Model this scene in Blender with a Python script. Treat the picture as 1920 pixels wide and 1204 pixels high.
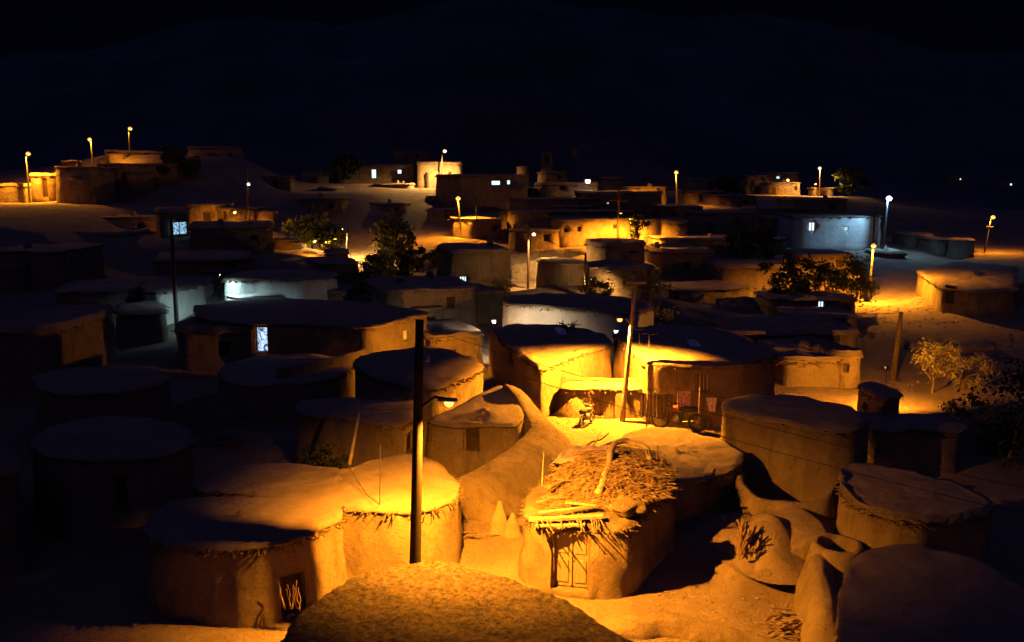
import bpy, bmesh, math, random
import numpy as np
from mathutils import Vector, noise

# ---------------------------------------------------------------- camera, sky, exposure
for o in list(bpy.data.objects): bpy.data.objects.remove(o, do_unlink=True)
sc = bpy.context.scene
COL = sc.collection
FPX = 1660.0; PITCH = math.radians(9.0); CZ = 9.6
cam_d = bpy.data.cameras.new('camera'); cam = bpy.data.objects.new('camera', cam_d); COL.objects.link(cam)
cam_d.lens = FPX/1920*36; cam_d.sensor_width = 36; cam_d.clip_start = 0.1; cam_d.clip_end = 6000
cam.location = (0, 0, CZ); cam.rotation_euler = (math.radians(90)-PITCH, 0, 0)
sc.camera = cam
sc.view_settings.view_transform = 'Standard'; sc.view_settings.look = 'None'
sc.view_settings.exposure = 0.0; sc.view_settings.gamma = 1.0
sc.cycles.use_denoising = True
sc.cycles.max_bounces = 3; sc.cycles.diffuse_bounces = 1
sc.cycles.sample_clamp_indirect = 3.0

w = bpy.data.worlds.new("World"); sc.world = w; w.use_nodes = True
nt = w.node_tree; nt.nodes.clear()
wo = nt.nodes.new('ShaderNodeOutputWorld'); bg = nt.nodes.new('ShaderNodeBackground')
tc = nt.nodes.new('ShaderNodeTexCoord'); sx = nt.nodes.new('ShaderNodeSeparateXYZ'); rp = nt.nodes.new('ShaderNodeValToRGB')
nt.links.new(tc.outputs['Generated'], sx.inputs[0]); nt.links.new(sx.outputs['Z'], rp.inputs[0])
e = rp.color_ramp.elements
e[0].position = 0.20; e[0].color = (0.0004, 0.0006, 0.0022, 1)
e[1].position = 0.75; e[1].color = (0.0085, 0.0120, 0.0700, 1)
gl = nt.nodes.new('ShaderNodeMapRange'); gl.inputs[1].default_value = 0.1; gl.inputs[2].default_value = -1.0
nt.links.new(sx.outputs['Y'], gl.inputs[0])      # faint warm fill added behind the viewer to lift the walls facing it
mg = nt.nodes.new('ShaderNodeMixRGB'); mg.blend_type = 'ADD'; mg.inputs[0].default_value = 1.0
g2 = nt.nodes.new('ShaderNodeMixRGB'); g2.inputs[1].default_value = (0, 0, 0, 1); g2.inputs[2].default_value = (0.016, 0.008, 0.012, 1)
nt.links.new(gl.outputs[0], g2.inputs[0]); nt.links.new(rp.outputs[0], mg.inputs[1]); nt.links.new(g2.outputs[0], mg.inputs[2])
nt.links.new(mg.outputs[0], bg.inputs[0]); bg.inputs[1].default_value = 1.0
nt.links.new(bg.outputs[0], wo.inputs[0])

# a faint cold moon, high up behind the left shoulder
ml = bpy.data.lights.new('moon', 'SUN'); ml.energy = 0.016; ml.angle = math.radians(8.0); ml.color = (0.35, 0.42, 1.0)
mo = bpy.data.objects.new('moon', ml); COL.objects.link(mo); mo.rotation_euler = (math.radians(50), 0, math.radians(-30))

# ---------------------------------------------------------------- view geometry helpers
CT, ST = math.cos(PITCH), math.sin(PITCH)
def ray(px, py):
    u = (px-960)/FPX; v = (602-py)/FPX
    return Vector((u, CT+v*ST, -ST+v*CT))
def atz(px, py, z):
    d = ray(px, py); t = (z-CZ)/d.z
    return Vector((d.x*t, d.y*t, z))
def atd(px, py, dist):
    d = ray(px, py); t = dist/d.y
    return Vector((d.x*t, dist, CZ+d.z*t))
rnd = random.Random(7)
def nz(x, y=0.0, z=0.0): return noise.noise(Vector((x, y, z)))

# ---------------------------------------------------------------- terrain heights (px column, distance, height)
TP = [(-300,9,0),(0,9,0),(960,9,0),(1900,9,0),(2300,9,0),(-300,20,0),(0,20,0),(500,18,0),(800,19,0),(1100,20,0),(1300,20,0),(1500,19,0),(1700,18,0.1),(1950,22,0.2),
(940,24,0.05),(860,27,-0.1),(900,31,-0.2),(700,30,-0.2),(1010,29,0.7),(1050,32,0.5),(1165,33.5,0.3),(1300,33,0.3),(1400,27,0),(1600,27,0),
(0,35,0.2),(400,35,0),(700,38,0),(1700,35,0.2),(1700,38,0.25),(1900,40,0.5),(1000,50,0.2),(800,50,0.2),(300,50,0.8),(1300,50,0.2),(1500,50,0.3),(1800,50,0.6),
(1640,66,0.6),(1800,65,1.0),(1900,62,1.2),(1450,66,0.6),(1300,70,0.7),(990,75,0.5),(1100,66,1.8),(1450,22.4,0.7),(1520,22,0.9),(1560,21.3,0.8),(1430,25.5,0.1),(1540,25.5,0.2),(1180,74,2.6),(700,78,1.3),(650,85,2.2),(300,65,2),(0,60,2),
(1100,90,3.2),(1000,88,3.0),(1200,88,3.3),(800,88,2.8),(870,95,3.6),(770,95,3.4),(1250,90,3.2),(1400,90,2.8),(1600,92,2.6),(1700,92,2.3),(1800,94,1.5),(1900,100,1.7),(2300,100,2),
(200,98,7.1),(50,97,7.2),(-200,98,7),(450,88,5.4),(570,82,3.4),(330,85,4.7),(170,112,9.5),(240,122,13.2),(300,122,13.0),(400,128,13),
(820,138,8.4),(700,145,9.2),(925,115,5.6),(1180,112,5.8),(1100,120,6.5),(1270,118,6.4),(1450,150,7.3),(1545,150,7.0),(1750,150,5.5),(1950,150,5),(600,120,8),
(-400,250,15),(0,250,15),(300,250,18),(440,250,24),(700,250,31),(900,250,34),(1000,250,33),(1125,250,24),(1260,250,14.5),(1450,250,9.5),(1700,250,8),(2200,250,7),
(-400,500,45),(0,500,50),(500,500,66),(960,500,84),(1300,500,70),(1600,500,46),(1900,500,40),(2400,500,50),
(-400,1000,95),(0,1000,120),(500,1000,150),(960,1000,178),(1400,1000,165),(1900,1000,130),(2400,1000,120),
(0,1700,60),(960,1700,60),(1900,1700,60),(-400,1700,60),(2400,1700,60)]
_tp = np.array([[p/260.0, math.log(d)*4.2, z] for p, d, z in TP])
def ground(x, y):
    y = max(y, 3.0)
    px = 960+x/y*FPX
    a = px/260.0; b = math.log(y)*4.2
    d2 = (_tp[:, 0]-a)**2+(_tp[:, 1]-b)**2+0.02
    wt = 1.0/(d2*d2)
    z = float((wt*_tp[:, 2]).sum()/wt.sum())
    if y > 140:
        k = min(1, (y-140)/200)
        z += k*y*0.022*(noise.fractal(Vector((x*0.006, y*0.006, 3.1)), 1.0, 2.0, 5))
    z += 0.07*nz(x*0.5, y*0.5, 2.0)*min(1, y/20)
    return z

# ---------------------------------------------------------------- materials
def M_new(name):
    m = bpy.data.materials.new(name); m.use_nodes = True
    n = m.node_tree; n.nodes.clear()
    out = n.nodes.new('ShaderNodeOutputMaterial'); b = n.nodes.new('ShaderNodeBsdfPrincipled')
    n.links.new(b.outputs[0], out.inputs[0])
    return m, n, b
def noise_node(n, scale, detail=4, rough=0.6, vec=None, dist=0.0):
    t = n.nodes.new('ShaderNodeTexNoise'); t.inputs['Scale'].default_value = scale
    t.inputs['Detail'].default_value = detail; t.inputs['Roughness'].default_value = rough
    t.inputs['Distortion'].default_value = dist
    if vec is not None: n.links.new(vec, t.inputs['Vector'])
    return t.outputs['Fac']
def earthy(name, c1, c2, bumps, mott=0.5, rough=0.95, c3=None, stretch=None, wear=0.0):
    m, n, b = M_new(name)
    g = n.nodes.new('ShaderNodeNewGeometry'); vec = g.outputs['Position']
    if stretch:
        mp = n.nodes.new('ShaderNodeMapping'); mp.inputs['Scale'].default_value = stretch
        n.links.new(vec, mp.inputs[0]); vec = mp.outputs[0]
    f = noise_node(n, mott, 8, 0.68, vec)
    r = n.nodes.new('ShaderNodeValToRGB'); n.links.new(f, r.inputs[0])
    r.color_ramp.elements[0].position = 0.34; r.color_ramp.elements[0].color = (*c1, 1)
    r.color_ramp.elements[1].position = 0.66; r.color_ramp.elements[1].color = (*c2, 1)
    col = r.outputs[0]
    if c3:
        f3 = noise_node(n, mott*22, 3, 0.7, vec)
        r3 = n.nodes.new('ShaderNodeValToRGB'); n.links.new(f3, r3.inputs[0])
        r3.color_ramp.elements[0].position = 0.58; r3.color_ramp.elements[0].color = (0, 0, 0, 1)
        r3.color_ramp.elements[1].position = 0.72; r3.color_ramp.elements[1].color = (1, 1, 1, 1)
        mx = n.nodes.new('ShaderNodeMixRGB'); n.links.new(r3.outputs[0], mx.inputs[0])
        n.links.new(col, mx.inputs[1]); mx.inputs[2].default_value = (*c3, 1); col = mx.outputs[0]
    crk = None
    if wear:
        mp = n.nodes.new('ShaderNodeMapping'); mp.inputs['Scale'].default_value = (1, 1, 0.28)
        n.links.new(g.outputs['Position'], mp.inputs[0])
        fs_ = noise_node(n, 1.7, 6, 0.7, mp.outputs[0], 0.6)
        rs = n.nodes.new('ShaderNodeValToRGB'); n.links.new(fs_, rs.inputs[0])
        rs.color_ramp.elements[0].position = 0.50; rs.color_ramp.elements[0].color = (1, 1, 1, 1)
        rs.color_ramp.elements[1].position = 0.70; rs.color_ramp.elements[1].color = (1-wear, 1-wear, 1-wear, 1)
        ms = n.nodes.new('ShaderNodeMixRGB'); ms.blend_type = 'MULTIPLY'; ms.inputs[0].default_value = 1.0
        n.links.new(col, ms.inputs[1]); n.links.new(rs.outputs[0], ms.inputs[2]); col = ms.outputs[0]
        wn = n.nodes.new('ShaderNodeTexNoise'); wn.inputs['Scale'].default_value = 2.5; wn.inputs['Detail'].default_value = 4
        n.links.new(g.outputs['Position'], wn.inputs['Vector'])
        vm = n.nodes.new('ShaderNodeMixRGB'); vm.inputs[0].default_value = 0.45
        n.links.new(g.outputs['Position'], vm.inputs[1]); n.links.new(wn.outputs['Color'], vm.inputs[2])
        vo = n.nodes.new('ShaderNodeTexVoronoi'); vo.feature = 'DISTANCE_TO_EDGE'; vo.inputs['Scale'].default_value = 2.1
        n.links.new(vm.outputs[0], vo.inputs['Vector'])
        cr = n.nodes.new('ShaderNodeMapRange'); cr.inputs[1].default_value = 0.0; cr.inputs[2].default_value = 0.018
        n.links.new(vo.outputs['Distance'], cr.inputs[0])
        mk_ = n.nodes.new('ShaderNodeMath'); mk_.operation = 'MAXIMUM'       # cracks only in places
        f9 = noise_node(n, 0.8, 2, 0.5, g.outputs['Position']); st = n.nodes.new('ShaderNodeMapRange'); st.inputs[1].default_value = 0.70; st.inputs[2].default_value = 0.62
        n.links.new(f9, st.inputs[0]); n.links.new(cr.outputs[0], mk_.inputs[0]); n.links.new(st.outputs[0], mk_.inputs[1]); crk = mk_.outputs[0]
        mc = n.nodes.new('ShaderNodeMixRGB'); n.links.new(crk, mc.inputs[0]); mc.inputs[1].default_value = (c1[0]*0.6, c1[1]*0.6, c1[2]*0.6, 1)
        n.links.new(col, mc.inputs[2]); col = mc.outputs[0]
    n.links.new(col, b.inputs['Base Color'])
    b.inputs['Roughness'].default_value = rough
    b.inputs['Specular IOR Level'].default_value = 0.15
    prev = None
    for sc_, dist in bumps:
        f = noise_node(n, sc_, 6, 0.65, vec)
        bp = n.nodes.new('ShaderNodeBump'); bp.inputs['Strength'].default_value = 1.0
        bp.inputs['Distance'].default_value = dist
        n.links.new(f, bp.inputs['Height'])
        if prev: n.links.new(prev, bp.inputs['Normal'])
        prev = bp.outputs[0]
    if prev: n.links.new(prev, b.inputs['Normal'])
    return m
MUD = earthy('mud_plaster', (0.25, 0.175, 0.105), (0.40, 0.29, 0.18), [(1.6, 0.35), (7, 0.22), (38, 0.07)], 0.9, c3=(0.20, 0.14, 0.085), wear=0.38)
MUD_ROOF = earthy('mud_roof', (0.30, 0.215, 0.13), (0.42, 0.31, 0.20), [(2.2, 0.12), (14, 0.09), (60, 0.04)], 0.7, wear=0.22)
MUD_PALE = earthy('pale_plaster', (0.48, 0.42, 0.33), (0.62, 0.56, 0.46), [(1.6, 0.10), (9, 0.04), (40, 0.015)], 0.8)
MUD_ROUGH = earthy('straw_mud', (0.22, 0.15, 0.09), (0.42, 0.31, 0.19), [(5, 0.30), (14, 0.22), (42, 0.10)], 1.8, c3=(0.14, 0.09, 0.055))
GRAVEL_ROOF = earthy('gravelly_straw_mud', (0.045, 0.030, 0.018), (0.22, 0.155, 0.10), [(6, 0.20), (16, 0.22), (40, 0.16)], 9.0, c3=(0.03, 0.02, 0.012))
STONEWALL = earthy('rubble_wall', (0.20, 0.15, 0.10), (0.38, 0.29, 0.19), [(3.0, 0.22), (9, 0.10), (30, 0.03)], 2.2, c3=(0.12, 0.09, 0.06))
HILLROCK_DARK = earthy('darkened_hill_rock', (0.035, 0.035, 0.038), (0.10, 0.098, 0.10), [(0.05, 4.0), (0.3, 1.0)], 0.02)  # rock colour darkened so the far slopes stay near black
SOIL = earthy('soil', (0.24, 0.165, 0.10), (0.38, 0.275, 0.17), [(0.9, 0.35), (5, 0.22), (26, 0.09)], 0.45, c3=(0.20, 0.14, 0.09))
WOOD = earthy('old_wood', (0.12, 0.075, 0.045), (0.24, 0.16, 0.10), [(6, 0.02), (30, 0.008)], 2.0, stretch=(3, 3, 0.5))
WOOD_PALE = earthy('weathered_wood', (0.26, 0.19, 0.12), (0.40, 0.30, 0.20), [(6, 0.02), (30, 0.01)], 2.0, stretch=(3, 3, 0.5))
BRUSH = earthy('brushwood', (0.07, 0.045, 0.028), (0.17, 0.11, 0.065), [(12, 0.02)], 3.0)
TWIG = earthy('dry_twigs', (0.13, 0.08, 0.045), (0.32, 0.22, 0.13), [(12, 0.02)], 3.0)
DARKIN = earthy('dark_interior', (0.03, 0.02, 0.014), (0.06, 0.04, 0.028), [(9, 0.01)], 3.0)  # near-black colour standing in for the unlit inside of openings
DOORW = earthy('door_wood', (0.20, 0.145, 0.09), (0.32, 0.24, 0.15), [(12, 0.006), (40, 0.003)], 4.0, stretch=(4, 4, 0.6))
POLE_BLACK = earthy('silhouette_pole', (0.012, 0.009, 0.007), (0.03, 0.02, 0.015), [(14, 0.006)], 2.0)  # near-black colour stands in for the pole's backlit silhouette
POLE = earthy('pole_wood', (0.055, 0.035, 0.022), (0.11, 0.07, 0.045), [(14, 0.006)], 2.0, stretch=(6, 6, 0.5))
ROCK = earthy('rock', (0.22, 0.16, 0.11), (0.42, 0.33, 0.24), [(6, 0.08), (24, 0.03)], 3.0)
LEAF = earthy('leaves', (0.06, 0.09, 0.02), (0.13, 0.15, 0.035), [], 3.0, rough=0.7)
LEAF_DRY = earthy('dry_leaves', (0.20, 0.17, 0.05), (0.34, 0.28, 0.09), [], 3.0, rough=0.7)
LEAF_DARK = earthy('dark_leaves', (0.025, 0.04, 0.012), (0.05, 0.07, 0.02), [], 3.0, rough=0.7)
GRASS = earthy('dry_scrub', (0.16, 0.13, 0.05), (0.28, 0.22, 0.10), [], 3.0, rough=0.8)
def flat(name, c, rough=0.5, metal=0.0):
    m, n, b = M_new(name); b.inputs['Base Color'].default_value = (*c, 1); b.inputs['Roughness'].default_value = rough
    b.inputs['Metallic'].default_value = metal
    f = noise_node(n, 30, 4); bp = n.nodes.new('ShaderNodeBump'); bp.inputs['Distance'].default_value = 0.003
    n.links.new(f, bp.inputs['Height']); n.links.new(bp.outputs[0], b.inputs['Normal'])
    return m
METAL = flat('grey_metal', (0.35, 0.35, 0.36), 0.45, 0.7)
STEEL = flat('galvanised_pole', (0.055, 0.05, 0.045), 0.5, 0.3)
DARKMETAL = flat('dark_metal', (0.04, 0.04, 0.045), 0.5, 0.4)
RUBBER = flat('rubber', (0.02, 0.02, 0.02), 0.8)
REDP = flat('red_paint', (0.20, 0.05, 0.03), 0.4)
PORC = flat('porcelain', (0.5, 0.45, 0.4), 0.3)
DISH = flat('dish_white', (0.55, 0.55, 0.56), 0.5)
GLASSD = flat('dark_glass', (0.02, 0.02, 0.03), 0.15)
def cloth(name, c1, c2, sc_, wave=False):
    m, n, b = M_new(name)
    g = n.nodes.new('ShaderNodeNewGeometry')
    if wave:
        t = n.nodes.new('ShaderNodeTexWave'); t.inputs['Scale'].default_value = sc_; t.inputs['Distortion'].default_value = 1.0
        n.links.new(g.outputs['Position'], t.inputs['Vector']); f = t.outputs['Fac']
    else:
        t = n.nodes.new('ShaderNodeTexVoronoi'); t.inputs['Scale'].default_value = sc_
        n.links.new(g.outputs['Position'], t.inputs['Vector']); f = t.outputs['Distance']
    r = n.nodes.new('ShaderNodeValToRGB'); n.links.new(f, r.inputs[0])
    r.color_ramp.elements[0].position = 0.35; r.color_ramp.elements[0].color = (*c1, 1)
    r.color_ramp.elements[1].position = 0.5; r.color_ramp.elements[1].color = (*c2, 1)
    n.links.new(r.outputs[0], b.inputs['Base Color']); b.inputs['Roughness'].default_value = 0.9
    return m
CL_STRIPE = cloth('striped_cloth', (0.45, 0.33, 0.22), (0.10, 0.06, 0.05), 2.2, True)
CL_SAND = cloth('faded_cloth', (0.34, 0.24, 0.19), (0.42, 0.30, 0.25), 5)
CL_DARK = cloth('dark_cloth', (0.07, 0.05, 0.045), (0.12, 0.08, 0.06), 6)
CL_PINK = cloth('pink_cloth', (0.62, 0.30, 0.32), (0.75, 0.55, 0.5), 9)
CL_ROSE = cloth('flowered_cloth', (0.38, 0.10, 0.14), (0.55, 0.32, 0.34), 11)
def emit(name, c, s, pattern=None):
    m = bpy.data.materials.new(name); m.use_nodes = True; n = m.node_tree; n.nodes.clear()
    out = n.nodes.new('ShaderNodeOutputMaterial'); em = n.nodes.new('ShaderNodeEmission')
    em.inputs[0].default_value = (*c, 1); em.inputs[1].default_value = s
    if pattern:
        g = n.nodes.new('ShaderNodeNewGeometry')
        f = noise_node(n, pattern, 5, 0.7, g.outputs['Position'], 1.5)
        r = n.nodes.new('ShaderNodeValToRGB'); n.links.new(f, r.inputs[0])
        r.color_ramp.elements[0].position = 0.42; r.color_ramp.elements[0].color = (c[0]*0.04, c[1]*0.06, c[2]*0.10, 1)
        r.color_ramp.elements[1].position = 0.55; r.color_ramp.elements[1].color = (*c, 1)
        n.links.new(r.outputs[0], em.inputs[0])
    n.links.new(em.outputs[0], out.inputs[0]); return m
E_SODIUM = emit('sodium_glow', (1.0, 0.46, 0.08), 2.8)
E_PALE = emit('pale_lamp_glow', (1.0, 0.80, 0.45), 3.2)
E_BLUE = emit('mercury_glow', (0.55, 0.80, 1.0), 14)
E_WHITE = emit('white_lamp_glow', (1.0, 0.95, 0.85), 12)
E_WIN = emit('lit_window_glow', (0.66, 0.88, 1.0), 1.6)
E_CURT = emit('lit_curtain', (0.35, 0.66, 0.95), 1.1, 4.0)
E_DOOR = emit('lit_doorway', (0.50, 0.70, 1.0), 1.5, 2.6)
E_FAR = emit('distant_light', (0.75, 0.85, 1.0), 1.2)
SODIUM = (1.0, 0.355, 0.018)

# ---------------------------------------------------------------- object helpers
def tag(o, label=None, cat=None, group=None, kind=None):
    if label: o['label'] = label
    if cat: o['category'] = cat
    if group: o['group'] = group
    if kind: o['kind'] = kind
    return o
ORG = {}
def thing(name, loc, label, cat, group=None):
    o = bpy.data.objects.new(name, None); COL.objects.link(o); o.location = loc
    o.empty_display_size = 0.2
    ORG[o.name] = Vector(loc); return tag(o, label, cat, group)
def mk(name, vs, fs, mat, parent=None, smooth=False, orig=None):
    """mesh from world coordinates; kept relative to its thing's base"""
    if parent is not None: org = ORG[parent.name]
    elif orig is not None: org = Vector(orig)
    else: org = Vector((0, 0, 0))
    me = bpy.data.meshes.new(name)
    me.from_pydata([(v[0]-org.x, v[1]-org.y, v[2]-org.z) for v in vs], [], fs)
    me.validate(); me.update()
    if smooth: me.shade_smooth() if hasattr(me, 'shade_smooth') else me.polygons.foreach_set('use_smooth', [True]*len(me.polygons))
    me.materials.append(mat)
    o = bpy.data.objects.new(name, me); COL.objects.link(o)
    if parent is not None: o.parent = parent
    else: o.location = org
    ORG[o.name] = org
    return o
class MB:
    def __init__(s): s.v = []; s.f = []
    def add(s, vs, fs):
        k = len(s.v); s.v += [tuple(v) for v in vs]; s.f += [tuple(i+k for i in f) for f in fs]
    def tube(s, pts, rads, n=8, cap=True):
        pts = [Vector(p) for p in pts]
        if isinstance(rads, (int, float)): rads = [rads]*len(pts)
        rings = []; up = None
        for i, p in enumerate(pts):
            t = (pts[min(i+1, len(pts)-1)]-pts[max(i-1, 0)])
            if t.length < 1e-6: t = Vector((0, 0, 1))
            t.normalize()
            if up is None: up = Vector((0, 0, 1)) if abs(t.z) < 0.9 else Vector((1, 0, 0))
            a = t.cross(up).normalized(); b = a.cross(t).normalized(); up = b
            rings.append([p+(a*math.cos(2*math.pi*k/n)+b*math.sin(2*math.pi*k/n))*rads[i] for k in range(n)])
        vs = [v for r in rings for v in r]; fs = []
        for i in range(len(rings)-1):
            for k in range(n):
                k2 = (k+1) % n; fs.append((i*n+k, i*n+k2, (i+1)*n+k2, (i+1)*n+k))
        if cap: fs.append(tuple(range(n-1, -1, -1))); fs.append(tuple((len(rings)-1)*n+k for k in range(n)))
        s.add(vs, fs); return s
    def box(s, c, ax, ay, az):
        """centre, and three half-extent vectors"""
        c = Vector(c); ax = Vector(ax); ay = Vector(ay); az = Vector(az)
        vs = [c+i*ax+j*ay+k*az for k in (-1, 1) for j in (-1, 1) for i in (-1, 1)]
        fs = [(0, 2, 3, 1), (4, 5, 7, 6), (0, 1, 5, 4), (2, 6, 7, 3), (0, 4, 6, 2), (1, 3, 7, 5)]
        if ax.cross(ay).dot(az) < 0: fs = [f[::-1] for f in fs]
        s.add(vs, fs); return s
    def blob(s, c, r, n=10, m=7, amp=0.2, fq=1.5, seed=0.0):
        c = Vector(c); r = Vector(r) if not isinstance(r, (int, float)) else Vector((r, r, r))
        vs = []; fs = []
        for j in range(m+1):
            th = math.pi*j/m
            for i in range(n):
                ph = 2*math.pi*i/n
                d = Vector((math.sin(th)*math.cos(ph), math.sin(th)*math.sin(ph), math.cos(th)))
                k = 1+amp*nz(d.x*fq+seed, d.y*fq+seed*1.7, d.z*fq)
                vs.append(c+Vector((d.x*r.x, d.y*r.y, d.z*r.z))*k)
        for j in range(m):
            for i in range(n):
                i2 = (i+1) % n; fs.append((j*n+i, (j+1)*n+i, (j+1)*n+i2, j*n+i2))
        s.add(vs, fs); return s
    def build(s, name, mat, parent=None, smooth=False, orig=None):
        return mk(name, s.v, s.f, mat, parent, smooth, orig)

def chaikin(p, it):
    for _ in range(it):
        q = []
        for i in range(len(p)):
            a, b = p[i], p[(i+1) % len(p)]
            q += [a*0.75+b*0.25, a*0.25+b*0.75]
        p = q
    return p
def corner_round(p, r):
    out = []; n = len(p)
    for i in range(n):
        a, b, c = p[i-1], p[i], p[(i+1) % n]
        la = (a-b).length; lc = (c-b).length
        u = b.lerp(a, min(r/max(la, 1e-6), 0.33)); v = b.lerp(c, min(r/max(lc, 1e-6), 0.33))
        m = (u+v)*0.25+b*0.5
        out += [u, (u+m)*0.5+(b-(u+v)*0.5)*0.08, m, (v+m)*0.5+(b-(u+v)*0.5)*0.08, v]
    return out
def resample(p, step):
    n = len(p); L = [(p[(i+1) % n]-p[i]).to_2d().length for i in range(n)]
    tot = sum(L); k = max(8, int(tot/step)); out = []; i = 0; acc = 0
    for j in range(k):
        t = tot*j/k
        while acc+L[i] < t and i < n-1: acc += L[i]; i += 1
        f = (t-acc)/max(L[i], 1e-9)
        out.append(p[i].lerp(p[(i+1) % n], min(1, max(0, f))))
    return out, tot
def area2(p): return sum(p[i].x*p[(i+1) % len(p)].y-p[(i+1) % len(p)].x*p[i].y for i in range(len(p)))
def normals(p):
    n = len(p); out = []
    for i in range(n):
        t = (p[(i+1) % n]-p[i-1]).to_2d()
        if t.length < 1e-9: t = Vector((1, 0))
        t.normalize(); out.append(Vector((t.y, -t.x, 0)))
    return out
def boolean_cut(o, boxes):
    mb = MB()
    for b in boxes: mb.box(*b)
    me = bpy.data.meshes.new('cut'); me.from_pydata(mb.v, [], mb.f); me.update()
    c = bpy.data.objects.new('cut', me); COL.objects.link(c)
    org = ORG[o.name]
    for v in me.vertices: v.co -= org
    c.parent = o.parent; c.location = o.location
    md = o.modifiers.new('cut', 'BOOLEAN'); md.operation = 'DIFFERENCE'; md.object = c; md.solver = 'EXACT'
    bpy.context.view_layer.update()
    dg = bpy.context.evaluated_depsgraph_get()
    nm = bpy.data.meshes.new_from_object(o.evaluated_get(dg))
    o.modifiers.clear(); o.data = nm
    bpy.data.objects.remove(c, do_unlink=True)

# ---------------------------------------------------------------- houses
def wall_hit(pl, px, py):
    """nearest point where the view of (px,py) meets the vertical walls over outline pl"""
    d = ray(px, py); best = None; n = len(pl)
    for i in range(n):
        a, b = pl[i], pl[(i+1) % n]
        ex, ey = b.x-a.x, b.y-a.y
        det = d.x*(-ey)+ex*d.y
        if abs(det) < 1e-9: continue
        t = (a.x*(-ey)+ex*a.y)/det
        s = (d.x*a.y-d.y*a.x)/det
        if t > 0 and -0.01 <= s <= 1.01 and (best is None or t < best[0]):
            best = (t, i)
    if best is None: return None
    t, i = best
    a, b = pl[i], pl[(i+1) % n]
    # a tangent measured over a longer stretch
    k = max(1, n//40); A = pl[(i-k) % n]; B = pl[(i+1+k) % n]
    tg = Vector((B.x-A.x, B.y-A.y, 0)).normalized()
    return Vector((d.x*t, d.y*t, CZ+d.z*t)), tg, Vector((tg.y, -tg.x, 0))
def plane_hit(px, py, p0, n):
    d = ray(px, py); c = Vector((0, 0, CZ)); t = (p0-c).dot(n)/d.dot(n); return c+d*t

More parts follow.
